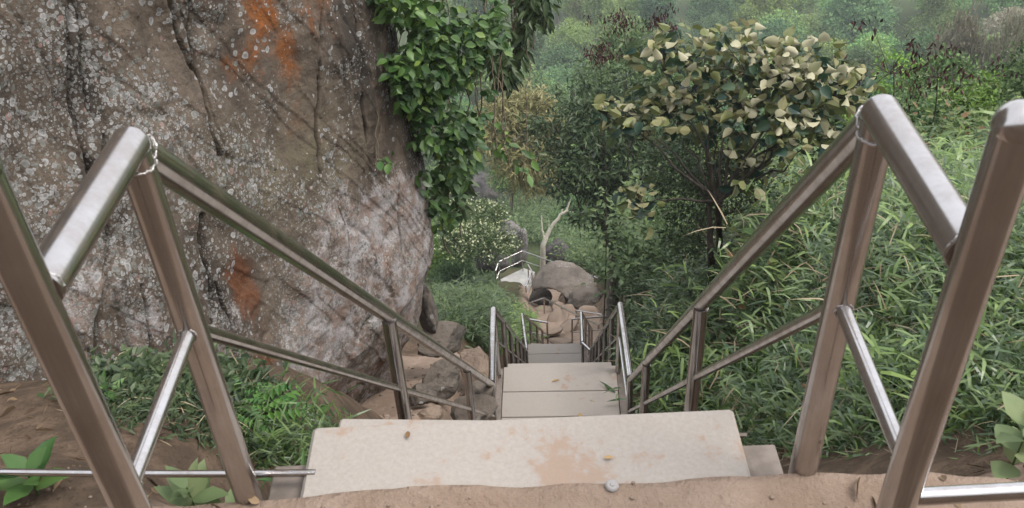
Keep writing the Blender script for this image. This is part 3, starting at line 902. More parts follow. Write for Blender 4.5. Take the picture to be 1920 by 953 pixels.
# middle railings: level over the first landing, then down the second flight
for side, A, B, T1, K, E_ in ((-1, (-.392, 5.90, -5.985), (-.385, 6.855, -5.983), (-.175, 13.57, -12.93), None, (-.246, 14.63, -12.93)),
                             (1, (.808, 5.90, -5.985), (.815, 6.855, -5.983), (1.06, 13.5, -12.93), (.92, 13.72, -12.93), (.953, 14.61, -12.93))):
    A, B, T1, E_ = map(np.array, (A, B, T1, E_))
    fl = unit(T1 - B)
    ts = (.17, .34, .51, .68, .85)
    posts = [(B, -6.95)] + [(lerp(B, T1, t), lerp(B, T1, t)[2] - .98) for t in ts] + [(T1, -13.95)]
    tops = [(A, B), (B, T1)]
    mids = [(drop(A + np.array([0, .03, 0]), .40), drop(B, .40)), (drop(B, .40), drop(T1, .40))]
    railing("railing on the %s of the middle flight, with a row of close upright posts" % ("left" if side < 0 else "right"), (B[0], B[1], -6.87), posts, tops, mids, seg=16, balls=[(B, 0.0282), (T1, 0.0282)])
    # lowest railings
    S = T1 if K is None else np.array(K)
    F = E_ + np.array([.109, .674, -.7385]) * 3.9
    fl = unit(F - E_)
    tops = [(S + np.array([0, .03, 0]), E_), (E_, F)] + ([(T1, S)] if K is not None else [])
    mids = [(drop(S + np.array([0, .03, 0]), .40), drop(E_, .40)), (drop(E_, .40), drop(F, .40))]
    posts = [(E_, -13.9)] + [(lerp(E_, F, t), lerp(E_, F, t)[2] - .95) for t in (.36, .70, 1.0)] + ([(S, -13.9)] if K is not None else [])
    railing("short railing on the %s of the second landing, running on down the lowest flight" % ("left" if side < 0 else "right"), (E_[0], E_[1], -13.8), posts, tops, mids, seg=12, balls=[(E_, 0.0282), (F, 0.0282)] + ([(S, 0.0282)] if K is not None else []))

def fence(label, pts, h, mid, posts_at=None, r=.024, group="stainless steel railings", ground=None):
    pts = [np.asarray(p, float) for p in pts]
    posts = [(p, p[2] - h) for i, p in enumerate(pts) if posts_at is None or i in posts_at]
    tops = list(zip(pts[:-1], pts[1:]))
    mids = [(drop(a, mid), drop(b, mid)) for a, b in tops] if mid else []
    return railing(label, (pts[0][0], pts[0][1], pts[0][2] - h), posts, tops, mids, rt=r, rm=.015, rp=r, seg=10, group=group, balls=[(p, r * 1.01) for p in pts])
fence("low steel barrier crossing the grass left of the sandy path entrance", [(.32, 18.2, -16.4), (-.25, 18.4, -16.4), (-.85, 18.62, -16.4)], 1.1, .45)
fence("low steel barrier right of the sandy path entrance, reaching to the dark tree trunk", [(.96, 18.3, -16.4), (1.9, 18.36, -16.4)], 1.15, .45)
# the path railing under the boulder, bent at a post
pa, pb, pc_, pd = at(991, 569, 30.2), at(1020, 559, 29.8), at(1084, 592, 27.4), at(1122, 610, 26.0)
fence("single handrail bent at its post beside the sandy path below the boulder", [pa, pb, pc_, pd], 1.0, None)
pe, pf = at(1080, 582, 28.2), at(1140, 592, 27.0)
fence("thin handrail on the right edge of the sandy path behind the dark trunk", [pe, pf], .95, None)

# viewing platform with its railing
ZP = -22.80
def on_z(px, py, z):
    r = ray(px, py); return r * (z / r[2])
pc4 = [on_z(938, 524, ZP), on_z(982, 503, ZP), on_z(1003, 510, ZP), on_z(990, 538, ZP), on_z(984, 556, ZP), on_z(968, 560, ZP), on_z(948, 548, ZP)]
mb = MB()
n7 = len(pc4)
V7 = np.array([p for p in pc4] + [p - np.array([0, 0, .25]) for p in pc4])
mb.add(V7, [[0, i + 1, i] if False else [0, i, i + 1] for i in range(1, n7 - 1)], [[i, n7 + i, n7 + (i + 1) % n7, (i + 1) % n7] for i in range(n7)])
pl = mb.build("platform", M['concrete'])
tag(pl, "pale concrete viewing platform enclosed by steel rails beside the leaning boulder", "platform")
q0, q1, q2, q3 = on_z(935, 491, ZP + .95), on_z(979, 471, ZP + .95), on_z(1070, 503, ZP + .95), on_z(1128, 524, ZP + .95)
fence("railing along the far side of the concrete platform, peaking at its corner post", [on_z(929, 508, ZP + .8), q0, q1, q2, q3], .95, .45)
fence("short railing between the concrete platform and the leaning boulder", [on_z(990, 497, ZP + .9), on_z(997, 508, ZP + .9), on_z(986, 536, ZP + .9)], .9, .45)
fence("sloping handrail from the concrete platform down to the sandy path", [on_z(973, 537, ZP + .9), on_z(976, 541, ZP + .6), on_z(992, 574, ZP - .1)], .9, .42)
fence("pair of far rails slanting out of the grass right of the leaning boulder", [at(1112, 516, 33.5), at(1142, 498, 35.0)], .9, .35)

# thin pipe on the soil at the left of the slab
mb = MB(); mb.tube(np.stack([np.linspace(-2.3, -.50, 30), 1.40 + .01 * np.sin(np.linspace(0, 5, 30)), np.interp(np.linspace(-2.3, -.5, 30), [-2.3, -.5], [-1.605, -1.675])], 1), .0085, 12)
tag(mb.build("pipe", M['steel'], None, True), "thin bright steel pipe lying on the soil left of the top slab", "pipe")
# ------------------------------------------------------------------ boulders
def B_(label, px, py, depth, size, mat, seed, **kw):
    return boulder(label, at(px, py, depth), size, mat, seed, **kw)
def SEAT_(label, px, py, size, d_ref, mat, seed, **kw):
    """a boulder standing on the far slope: py is where its foot meets the ground"""
    d = float(ground_hit(px, py)); k_ = d / d_ref
    size = np.array(size) * k_
    return boulder(label, at(px, py, d) + np.array([0, 0, size[2] * .62]), size, mat, seed, **kw)
rk = "rocks fallen between the cliff and the stairs"
B_("big angular grey boulder leaning against the foot of the cliff, topmost of the fallen rocks", 826, 640, 9.0, (0.288, 0.192, 0.152), 'boulder', 4, rz=.5, tilt=(.3, .2), blocky=.85, group=rk)
B_("dark angular boulder standing below the big leaning one, behind the handrail", 826, 716, 8.3, (0.184, 0.136, 0.184), 'boulder', 9, rz=.9, tilt=(.1, -.5), blocky=.9, group=rk)
B_("tan flat rock slab beside the first landing's tall post", 893, 690, 9.2, (0.192, 0.240, 0.160), 'boulder_tan', 12, rz=.3, tilt=(.7, 0), blocky=.75, group=rk)
B_("small jutting stone under the end of the upper handrail", 898, 729, 8.2, (0.136, 0.104, 0.056), 'boulder', 15, rz=.2, blocky=.9, group=rk)
B_("flat cracked stone low beside the last upper post", 893, 772, 7.9, (0.192, 0.176, 0.080), 'boulder', 19, rz=-.4, tilt=(.2, 0), blocky=.8, group=rk)
B_("brown broken stone between the cliff foot and the dark boulder", 786, 742, 7.9, (0.136, 0.112, 0.088), 'boulder', 27, rz=.2, tilt=(.4, .3), blocky=.85, group=rk)
B_("small pinkish stone lowest among the fallen rocks", 806, 776, 7.6, (0.104, 0.096, 0.072), 'boulder_tan', 31, blocky=.8, group=rk)
B_("brown smooth rock wedged behind the cliff edge above the fallen boulders", 803, 585, 9.0, (0.104, 0.240, 0.288), 'boulder', 35, rz=.3, blocky=.5, group=rk)
# beyond the stairs
bo = B_("massive lens shaped boulder roofing a dark hollow beside the sandy path", 1054, 530, 31.6, (1.16, .95, .50), 'boulder_warm', 43, rz=-.05, tilt=(-.05, .12), blocky=.7, level=5, rough=.06)
co = np.empty(len(bo.data.vertices) * 3, np.float32); bo.data.vertices.foreach_get("co", co); co = co.reshape(-1, 3)
top_z = .30 - .10 * co[:, 0]
co[:, 2] = np.where(co[:, 2] > top_z, top_z + (co[:, 2] - top_z) * .35, co[:, 2])
front = smooth(.1, -.35, co[:, 1])
hol = np.clip(1 - ((co[:, 0] + .40) / .62) ** 2 - ((co[:, 2] + .24) / .46) ** 2, 0, 1) ** .5
co[:, 1] += front * hol * 1.1
bo.data.vertices.foreach_set("co", co.ravel()); bo.data.update()
B_("dark boulder squatting inside the hollow under the massive boulder", 1012, 556, 32.4, (.42, .35, .34), 'boulder', 43, blocky=.7)
B_("small mossy block propping up the massive boulder", 1056, 562, 31.2, (.22, .2, .25), 'boulder_tan', 45, blocky=.8)
B_("low brown boulder right of the massive one, beside the dark trunk", 1096, 560, 30.8, (.58, .42, .36), 'boulder', 47, rz=.4, blocky=.65)
SEAT_("upright lichen covered boulder rising out of the cream flowering bush", 951, 462, (.72, .7, .85), 40.5, 'boulder_lichen', 49, blocky=.5, level=5)
SEAT_("tall grey rock pillar behind the corner of the platform railing", 975, 500, (.34, .4, 1.3), 41.5, 'boulder_lichen', 51, blocky=.5, tilt=(0, .12))
SEAT_("dark wet rock face half hidden behind the vine curtain", 912, 390, (1.15, 1.0, 1.25), 46.0, 'boulder_dark', 53, blocky=.4, level=5)
SEAT_("black shaded rock behind the bleached dead tree", 1050, 500, (.62, .6, 1.05), 44.0, 'boulder_dark', 56, blocky=.8)  # dark stone colour stands in for the black shade at this spot
B_("grey rock under the sign below the flowering bush", 925, 490, 37.5, (.75, .6, .55), 'boulder_dark', 57, blocky=.5)
B_("sandy brown rock rising on the path where the handrail bends", 1018, 584, 31.0, (.36, .3, .22), 'boulder_tan', 59, blocky=.7)
pth = "worn stones forming the rough sandy path"
for i, (px_, py_, dz_, sx_, lab) in enumerate(((1052, 640, 25.2, .40, "flat worn stone at the near end of the sandy path"), (1040, 622, 26.4, .36, "tilted sandy stone left of the path centre"),
        (1066, 612, 27.0, .42, "rounded sandy stone right of the path centre"), (1047, 600, 28.3, .44, "broad sandy stone halfway up the path"),
        (1066, 588, 29.6, .36, "small brown stone close under the bent handrail"), (1100, 596, 28.3, .45, "sloping sandy stone behind the right barrier"), (1048, 578, 30.5, .3, "narrow sandy stone beside the handrail post"))):
    B_(lab, px_, py_, dz_, (sx_ * .95, sx_ * .85, .07), 'boulder_tan', 61 + i, rz=i * .7, tilt=(-.5, .1), blocky=.7, group=pth, level=3, name="path_stone", cat="stone")

# ------------------------------------------------------------------ plants: shared builders
def hits(PX, PY, d0=1.0, d1=60.0, n=360):
    r = ray(PX, PY)
    ds = np.geomspace(d0, d1, n)
    out = np.full(len(r), np.nan)
    for i in range(0, len(r), 2000):
        P = r[i:i + 2000, None] * ds[None, :, None]
        b = P[..., 2] < ground_z(P[..., 0], P[..., 1], False)
        k_ = b.argmax(1); ok = b.any(1)
        out[i:i + 2000] = np.where(ok, ds[k_], np.nan)
    return r * out[:, None], out

def in_poly(PX, PY, poly):
    poly = np.asarray(poly, float); r = np.zeros(len(PX), bool); n = len(poly); j_ = n - 1
    for i in range(n):
        xi, yi = poly[i]; xj, yj = poly[j_]
        c_ = ((yi > PY) != (yj > PY)) & (PX < (xj - xi) * (PY - yi) / (yj - yi + 1e-9) + xi)
        r ^= c_; j_ = i
    return r

def sample_poly(poly, n, rng):
    poly = np.asarray(poly, float); lo, hi = poly.min(0), poly.max(0)
    out = np.zeros((0, 2))
    while len(out) < n:
        q = rng.uniform(lo, hi, (n * 2, 2)); out = np.concatenate([out, q[in_poly(q[:, 0], q[:, 1], poly)]])
    return out[:n, 0], out[:n, 1]

def stem_plants(P, H, n_leaf, L, W, rng, lean=.35, spread=1.0, tmpl=T_BLADE, stems=True, down=.25):
    """leafy grass: each culm carries alternate blades; returns arrays of blades (and thin culms)"""
    n = len(P)
    d = np.concatenate([rng.normal(size=(n, 2)) * lean, np.ones((n, 1))], 1); d = unit(d)
    bend = rng.normal(size=(n, 3)) * .25; bend[:, 2] = -.15
    V_, F_, off = [], [], 0
    for kx in range(n_leaf):
        t = (kx + .6 + rng.uniform(-.3, .3, n)) / n_leaf
        B0 = P + d * (H * t)[:, None] + bend * (H * t * t)[:, None]
        az_ = rng.uniform(0, 2 * np.pi, n)
        D = np.stack([np.cos(az_), np.sin(az_), rng.uniform(-.1, 1.0, n) * spread - down * .5], 1)
        N = np.array([0, 0, 1.0]) + rng.normal(size=(n, 3)) * .35
        s_ = rng.uniform(.6, 1.25, n)
        v, f = leaf_arrays(B0, D, N, L * s_, W * s_, tmpl, rng.uniform(.3, 1.6, n))
        V_.append(v); F_.append(f + off); off += len(v)
    if stems:
        az_ = rng.uniform(0, 2 * np.pi, n)
        S = np.stack([np.cos(az_), np.sin(az_), 0 * az_], 1) * (np.asarray(W) * .09 + .0007)[..., None]
        mid_ = P + d * (H * .5)[:, None] + bend * (H * .25)[:, None]; tip = P + d * H[:, None] + bend * H[:, None]
        v = np.stack([P - S, P + S, mid_ - S * .8, mid_ + S * .8, tip], 1).reshape(-1, 3)
        f = (np.array([[0, 1, 3], [0, 3, 2], [2, 3, 4]])[None] + (np.arange(n) * 5)[:, None, None]).reshape(-1, 3)
        V_.append(v); F_.append(f + off)
    return np.concatenate(V_), np.concatenate(F_)

def lobe_clusters(lobes, n, rng, shell=.55, up=.25):
    """points through the volume of several ellipsoid lobes, denser towards their skin"""
    lobes = np.asarray(lobes, float)
    w = lobes[:, 3] * lobes[:, 4] + lobes[:, 4] * lobes[:, 5]; w = w / w.sum()
    i = rng.choice(len(lobes), n, p=w)
    d = rng.normal(size=(n, 3)); d[:, 2] += up; d = unit(d)
    r = shell + (1.04 - shell) * rng.random(n) ** .6
    return lobes[i, :3] + d * r[:, None] * lobes[i, 3:6], d, i

def cluster_foliage(C, O, per, spread, L, W, rng, tmpl=T_RHOMB, droop=.3, out=.9, jitter=.8):
    """leaf sprays round cluster centres C, leaning along the outward directions O"""
    n = len(C) * per
    c_ = np.repeat(C, per, 0); o_ = np.repeat(O, per, 0)
    P = c_ + rng.normal(size=(n, 3)) * spread * np.array([1, 1, .7])
    D = o_ * out + rng.normal(size=(n, 3)) * .8; D[:, 2] -= droop
    N = o_ * .6 + np.array([0, 0, .9]) + rng.normal(size=(n, 3)) * jitter
    s_ = rng.uniform(.6, 1.3, n)
    return leaf_arrays(P, D, N, L * s_, W * s_, tmpl, rng.uniform(.3, 1.3, n))

def branch_tubes(mb, root, tips, r0, rng, sag=.12, seg=6, n=7):
    for tp in tips:
        t = np.linspace(0, 1, n)[:, None]
        mid_ = np.linalg.norm(tp - root)
        pts = root + (tp - root) * t + np.array([0, 0, 1.0]) * (np.sin(t * np.pi) * sag * mid_) + rng.normal(size=(n, 3)) * .03 * mid_ * np.sin(t * np.pi)
        mb.tube(pts, r0 * (1 - .8 * t[:, 0]), seg, False)

def grown_tree(name, label, cat, base, trunk_pts, trunk_r, lobes, n_cl, per, spread, L, W, leaf_mat, bark, seed, tmpl=T_RHOMB, n_br=14, droop=.3, group=None, shell=.45, jitter=.8):
    rng = np.random.default_rng(seed)
    base = np.asarray(base, float)
    t = thing(name, label, cat, base, group)
    C, O, li = lobe_clusters(lobes, n_cl, rng, shell)
    tp = np.asarray(trunk_pts, float) - base
    mb = MB()
    tt = np.linspace(0, 1, len(tp))
    mb.tube(np.stack([np.interp(np.linspace(0, 1, 24), tt, tp[:, i]) for i in range(3)], 1) + rng.normal(size=(24, 3)) * trunk_r * .15, trunk_r * np.linspace(1.15, .45, 24), 10)
    mb.build("trunk", M[bark], t, True)
    for b in range(n_br):
        mb = MB()
        r_ = tp[-1] * .0 + np.array([np.interp(rng.uniform(.45, 1), tt, tp[:, i]) for i in range(3)]) if False else np.array([0, 0, 0.0])
        u_ = rng.uniform(.45, 1.0); r_ = np.array([np.interp(u_, tt, tp[:, i]) for i in range(3)])
        target = C[rng.integers(len(C))] - base
        branch_tubes(mb, r_, [target], trunk_r * .38, rng)
        q_ = r_ + (target - r_) * .6
        near = C[np.argsort(np.linalg.norm(C - base - q_, axis=1))[:6]] - base
        branch_tubes(mb, q_, near[rng.permutation(len(near))[:3]], trunk_r * .15, rng, .05, 5, 5)
        mb.build("branch", M[bark], t, True)
    v, f = cluster_foliage(C, O, per, spread, L, W, rng, tmpl, droop, jitter=jitter)
    link("crown", new_mesh("crown", v - base, [f]), M[leaf_mat], t)
    return t
# ------------------------------------------------------------------ grass banks (nobody could count the blades)
rng = np.random.default_rng(101)
def grass_mass(name, poly, n, H, nl, L, W, mat, rng, d1=60.0, sc=1.0, lean=.35, xmin=None, d0=1.4, tmpl=T_BLADE, dens=None):
    PX, PY = sample_poly(poly, n, rng)
    P, D = hits(PX, PY, d0, d1)
    ok = ~np.isnan(D)
    P, D = P[ok], D[ok]
    if xmin is not None:
        ok = P[:, 0] - stair_x(P[:, 1]) > xmin; P, D = P[ok], D[ok]
    if dens is not None:
        ok = dens(P) > rng.random(len(P)); P, D = P[ok], D[ok]
    g_ = np.clip((D / 4.0) ** sc, .7, 3.5)
    h_ = H * rng.uniform(.55, 1.3, len(P)) * np.clip(D / 3.5, .45, 1.7)
    v, f = stem_plants(P - np.array([0, 0, .03]), h_, nl, L * g_, W * g_, rng, lean, tmpl=tmpl)
    return link(name, new_mesh(name, v, [f]), M[mat], kind="stuff")
R_POLY = [(1190, 800), (1240, 640), (1330, 480), (1420, 330), (1560, 250), (1700, 200), (2150, 150), (2300, 600), (2200, 840), (1900, 838), (1500, 850), (1380, 850)]
clump = lambda P: smooth(-.35, .2, fbm(P * np.array([1.6, 1.6, 1.6]), 3, 8))
grass_mass("bank_grass", R_POLY, 9200, .34, 8, .096, .0125, 'grass', rng, xmin=.82, sc=.6, dens=clump)
grass_mass("bank_grass_bright", R_POLY, 2600, .38, 7, .115, .0135, 'grass_bright', rng, xmin=.85, sc=.6, dens=lambda P: smooth(-.2, .5, fbm(P * 1.1, 3, 19)))
grass_mass("bank_grass_low", R_POLY, 3600, .18, 6, .075, .014, 'grass_dark', rng, xmin=.75, sc=.7)
grass_mass("dry_grass", R_POLY, 700, .34, 3, .16, .006, 'straw', rng, xmin=.8, lean=.7)
grass_mass("broad_ground_cover", R_POLY, 2600, .24, 6, .058, .034, 'crest_leaf', rng, xmin=.8, tmpl=T_LEAF, dens=lambda P: smooth(-.1, .45, fbm(P * 1.3, 3, 29)))
grass_mass("upper_bank_grass", [(1430, 330), (1600, 230), (1720, 180), (2100, 120), (2250, 380), (1800, 420), (1500, 420)], 1700, .36, 7, .075, .013, 'grass_bright', rng, xmin=.9, sc=.55, dens=clump)
grass_mass("crest_undergrowth", [(1500, 300), (1620, 240), (1740, 190), (2100, 120), (2200, 330), (1850, 330), (1600, 340)], 4200, .5, 9, .055, .03, 'crest_leaf', rng, xmin=.9, sc=.5, tmpl=T_LEAF)
grass_mass("tall_bank_reeds", R_POLY, 600, .5, 8, .14, .017, 'grass_bright', rng, xmin=1.0, sc=.6, lean=.25, dens=lambda P: smooth(.05, .5, fbm(P * .9, 3, 47)))
# edge of the bank at the landing: short tufts and straw on the sand
grass_mass("landing_edge_grass", [(1405, 800), (1900, 800), (2100, 800), (2100, 850), (1900, 852), (1600, 868), (1430, 858)], 900, .16, 6, .085, .010, 'grass', rng, d1=6, xmin=.6, lean=.8)
grass_mass("landing_edge_straw", [(1405, 815), (1900, 830), (2100, 830), (2100, 868), (1900, 866), (1600, 880), (1430, 868)], 500, .06, 3, .10, .004, 'straw', rng, d1=6, xmin=.6, lean=1.4)
# left bank under the cliff edge and along the middle flight
LB = [(822, 470), (860, 440), (905, 455), (920, 530), (940, 580), (930, 640), (905, 655), (870, 640), (838, 600), (815, 590)]
grass_mass("left_bank_grass", LB, 3600, .26, 8, .085, .011, 'grass_dark', rng, sc=.55, d0=7.5, lean=.7)
grass_mass("left_bank_undergrowth", LB, 1500, .26, 6, .042, .020, 'bush_leaf', rng, sc=.55, d0=7.5, tmpl=T_RHOMB)
grass_mass("left_flight_grass", [(925, 575), (1000, 592), (1005, 640), (985, 655), (930, 660)], 500, .2, 7, .07, .012, 'grass_bright', rng, sc=.55, d0=7.5)
RB = [(1150, 690), (1185, 610), (1190, 560), (1250, 520), (1330, 540), (1320, 640), (1260, 700), (1200, 740), (1190, 820), (1250, 800)]
grass_mass("right_flight_undergrowth", RB, 2600, .36, 8, .055, .02, 'dark_leaf', rng, sc=.6, d0=4.5, xmin=1.08, tmpl=T_RHOMB)
grass_mass("right_flight_grass", RB, 1400, .36, 8, .09, .013, 'grass_dark', rng, sc=.6, d0=4.5, xmin=1.08)
FB = [(830, 420), (1000, 370), (1140, 410), (1330, 480), (1240, 560), (1175, 560), (1135, 500), (1060, 475), (985, 455), (915, 480), (860, 470)]
grass_mass("path_side_undergrowth", FB, 3200, .9, 8, .060, .03, 'bush_leaf', rng, sc=.62, d0=14, d1=90, tmpl=T_RHOMB)
grass_mass("boulder_side_undergrowth", [(1035, 470), (1120, 480), (1140, 530), (1100, 515), (1050, 500)], 420, .8, 8, .06, .03, 'bush_leaf', rng, sc=.62, d0=20, d1=90, tmpl=T_RHOMB)
# weeds along the foot of the cliff
WB = [(130, 735), (170, 690), (260, 670), (420, 690), (500, 740), (520, 790), (560, 850), (470, 870), (380, 830), (300, 800), (190, 790)]
grass_mass("cliff_foot_grass", WB, 650, .12, 7, .065, .009, 'dark_leaf', rng, d1=8, lean=.6)  # shade under the cliff is put into the dark leaf colour
grass_mass("cliff_foot_weeds", [(130, 735), (170, 685), (260, 665), (420, 690), (530, 735), (520, 775), (400, 780), (200, 770)], 950, .12, 6, .045, .024, 'dark_leaf', rng, d1=8, lean=.5, tmpl=T_LEAF)  # weeds here also carry their shade as a darker leaf colour
grass_mass("ditch_grass", [(430, 800), (600, 790), (600, 870), (480, 880)], 260, .2, 5, .09, .008, 'grass', rng, d1=8, lean=.7)
grass_mass("cliff_foot_straw", WB, 300, .1, 3, .09, .004, 'straw', rng, d1=8, lean=1.2)

# ------------------------------------------------------------------ plants one can point at, leaf by leaf
LEAF_ME = {}
def leaf_obj_mesh(kind, mat, L, W, curl):
    key = (kind, mat, round(L, 3), round(W, 3), curl)
    if key not in LEAF_ME:
        V, F = leaf_arrays(np.zeros((1, 3)), np.array([[0, 1.0, 0]]), np.array([[0, 0, 1.0]]), L, W, T_FOLD if kind == 'broad' else T_LEAF, curl)
        me = new_mesh("leaf", V, [F], True); me.materials.append(M[mat]); LEAF_ME[key] = me
    return LEAF_ME[key]

def put_leaf(me, P, D, N, scale, parent, name="leaf"):
    D = unit(np.asarray(D, float)); X = unit(np.cross(D, N)); Z = np.cross(X, D)
    o = bpy.data.objects.new(name, me)
    COL.objects.link(o)
    o.parent = parent
    R = np.stack([X, D, Z], 1) * scale
    mw = Matrix.Identity(4)
    for a in range(3):
        for b in range(3): mw[a][b] = R[a, b]
        mw[a][3] = P[a]
    o.matrix_basis = mw
    return o

def weed(label, base, h, n, L, W, mat, seed, cat="plant", name="weed", pairs=True, group=None, lean=(0, 0)):
    rng = np.random.default_rng(seed)
    t = thing(name, label, cat, base, group)
    tip = np.array([lean[0], lean[1], h])
    zz = np.linspace(0, 1, 6)[:, None]
    pts = tip * zz + np.array([[0, 0, .0]]) 
    mb = MB(); mb.tube(pts, np.linspace(.004, .0015, 6), 6); mb.build("stem", M['grass_dark'], t)
    a0 = rng.uniform(0, 6)
    for i in range(n):
        u = .25 + .75 * (i // 2 + .5) / ((n + 1) // 2) if pairs else rng.uniform(.2, 1)
        az_ = a0 + (i % 2) * np.pi + (i // 2) * 1.45 + rng.normal() * .25
        D = np.array([np.cos(az_), np.sin(az_), .25 + .5 * u + rng.normal() * .2])
        N = np.array([0, 0, 1.0]) + rng.normal(size=3) * .25
        s_ = (1.15 - .55 * u) * rng.uniform(.85, 1.15)
        put_leaf(leaf_obj_mesh('weed', mat, L, W, (.6, 1.2)[i % 2]), tip * u, D, N, s_, t)
    return t
def gp(px, py, up=.0):
    P, D = hits(np.array([float(px)]), np.array([float(py)]), 1.2, 160, 3000)
    return P[0] + np.array([0, 0, up])
def on_ground(x, y): return (x, y, float(ground_z(np.array(x), np.array(y))) - .01)
wd = "broad leaved weeds beside the landing"
weed("dusty broad leaved weed beside the thin pipe at the lower left corner", on_ground(-1.17, 1.43), .10, 8, .12, .065, 'weed', 1, group=wd)
weed("pale dusty weed with pointed leaves growing between the two left posts", on_ground(-.82, 1.43), .14, 12, .125, .06, 'weed_dusty', 2, group=wd)
weed("low dusty weed at the foot of the second left post", on_ground(-.73, 1.42), .09, 9, .10, .055, 'weed_dusty', 3, group=wd)
weed("bright green star shaped weed at the edge of the bare soil under the cliff", gp(208, 758), .08, 7, .10, .035, 'weed', 4, group=wd)
weed("small weed at the right end of the soil strip under the cliff", gp(596, 790), .10, 8, .07, .03, 'weed', 6, group=wd)
weed("tall weed with large toothed dusty leaves right of the last right post", on_ground(1.30, 1.72), .34, 10, .14, .10, 'weed_dusty', 7, group=wd)
weed("young shrub with broad bright leaves at the right edge of the sand", on_ground(1.42, 1.83), .46, 16, .12, .075, 'weed', 8, group=wd)
weed("narrow leaved weed arching beside the left corner of the slab", on_ground(-.60, 1.47), .30, 7, .19, .026, 'weed', 9, group=wd, lean=(.05, .0))
for i, (px_, py_, hh) in enumerate(((1560, 770, .3), (1420, 720, .3), (1760, 560, .4), (1640, 640, .35))):
    weed(("light green leafy weed below the middle rail near the second right post", "light green leafy weed above the right corner of the slab",
          "broad leaved weed in the grass beyond the last right post", "leafy weed among the grass left of the last right post")[i], gp(px_, py_), hh + .2, 18, .10, .045, 'weed', 20 + i, group="weeds among the bank grass")

def fern(label, base, seed, n=9, L=.30, group=None):
    rng = np.random.default_rng(seed)
    t = thing("fern", label, "fern", base, group)
    for i in range(n):
        az_ = i * 2 * np.pi / n + rng.normal() * .2
        tt = np.linspace(0, 1, 9)
        l_ = L * rng.uniform(.7, 1.1)
        pts = np.stack([np.cos(az_) * tt * l_, np.sin(az_) * tt * l_, (tt * .75 - tt ** 2 * .55) * l_], 1)
        P = np.repeat(pts[1:], 2, 0); dirs = np.gradient(pts, axis=0)[1:]
        side = np.cross(unit(dirs), np.array([0, 0, 1.0]))
        D = np.empty_like(P); D[0::2] = unit(dirs) * .5 + side; D[1::2] = unit(dirs) * .5 - side
        ln = np.repeat(np.sin(np.linspace(.35, 2.9, 8)) * l_ * .32 + .012, 2)
        v, f = leaf_arrays(P, D, np.tile([0, 0, 1.0], (len(P), 1)), ln, ln * .36, T_RHOMB)
        v2, f2 = leaf_arrays(pts[:1], unit(pts[-1:] - pts[:1]), np.array([[0, 0, 1.0]]), l_ * .9, .004, T_RHOMB)
        link("frond", new_mesh("frond", np.concatenate([v, v2]), [np.concatenate([f, f2 + len(v)])]), M['fern'], t)
    return t
fern("bright green fern at the right end of the weeds under the cliff", gp(470, 790), 1, 11, .17, "ferns at the cliff foot")
fern("smaller green fern tucked behind the second left post", gp(430, 772), 2, 9, .14, "ferns at the cliff foot")
# ------------------------------------------------------------------ vine curtain over the cliff edge
def curtain(name, label, poly, depth_fn, n_leaf, n_each, L, W, mat, mat_each, n_stem, seed, droop=.55, group=None, cat="vine", tmpl=T_LEAF, bulge=.35, toward=.5):
    rng = np.random.default_rng(seed)
    root = at(np.mean([p[0] for p in poly]), np.mean([p[1] for p in poly]), depth_fn(0, 0) if not callable(depth_fn) else float(np.mean(depth_fn(np.array([p[0] for p in poly]), np.array([p[1] for p in poly])))))
    t = thing(name, label, cat, root, group)
    PX, PY = sample_poly(poly, n_leaf, rng)
    lump = fbm(np.stack([PX * .016, PY * .016, 0 * PX], -1), 3, seed)
    keep = lump > -.42 + .35 * rng.random(len(PX))
    PX, PY, lump = PX[keep], PY[keep], lump[keep]
    layer = rng.random(len(PX)) ** 1.3
    dep = depth_fn(PX, PY) - bulge * (lump * .5 + .3) + layer * .55
    P = at(PX, PY, dep)
    n = len(P)
    az_ = rng.uniform(0, 2 * np.pi, n)
    tocam = unit(-P)
    D = np.stack([np.cos(az_), np.sin(az_), rng.normal(size=n) * .35 - droop], 1)
    N = tocam * toward + np.array([0, 0, .75]) + rng.normal(size=(n, 3)) * .5
    sz_ = rng.uniform(.55, 1.25, n)
    order = np.argsort(dep - .25 * sz_)
    first = order[:n_each]; rest = order[n_each:]
    for i in first:
        put_leaf(leaf_obj_mesh('vine', mat_each, L, W, (.5, 1.0, 1.6)[i % 3]), P[i] - root, D[i], N[i], sz_[i], t)
    v, f = leaf_arrays(P[rest] - root, D[rest], N[rest], L * sz_[rest], W * sz_[rest], tmpl, rng.uniform(.3, 1.5, len(rest)))
    link("foliage", new_mesh("foliage", v, [f]), M[mat], t, "stuff")
    ys_ = np.array([p[1] for p in poly])
    mb = MB()
    for q in range(n_stem):
        x0, y0 = sample_poly(poly, 1, rng); x0, y0 = float(x0[0]), float(y0[0])
        ylen = rng.uniform(90, 240)
        yy = np.linspace(y0 - ylen, y0 + 20, 12)
        xx = x0 + np.cumsum(rng.normal(size=12) * 3.5) + (yy - y0) * rng.uniform(-.2, .2)
        pts = at(xx, yy, depth_fn(xx, yy) + rng.uniform(0, .3)) - root
        mb.tube(pts, rng.uniform(.003, .008), 5, False)
    mb.build("stem", M['vine_stem'], t, True)
    return t
V_POLY = [(693, -40), (925, -40), (950, 60), (945, 150), (915, 215), (897, 255), (893, 300), (880, 330), (862, 380), (850, 420), (822, 440), (806, 405), (802, 360), (780, 355), (768, 320), (772, 280), (752, 215), (738, 170), (722, 125), (700, 70)]
curtain("vine", "leafy green vine hanging thick over the right edge of the rock cliff", V_POLY,
        lambda x, y: np.interp(y, [-100, 0, 200, 440], [6.3, 6.35, 6.75, 7.6]) + .8 * np.clip((np.asarray(x, float) - 740) / 200, 0, 1.2), 3600, 290, .088, .056, 'vine_leaf', 'vine_leaf_each', 26, 5)
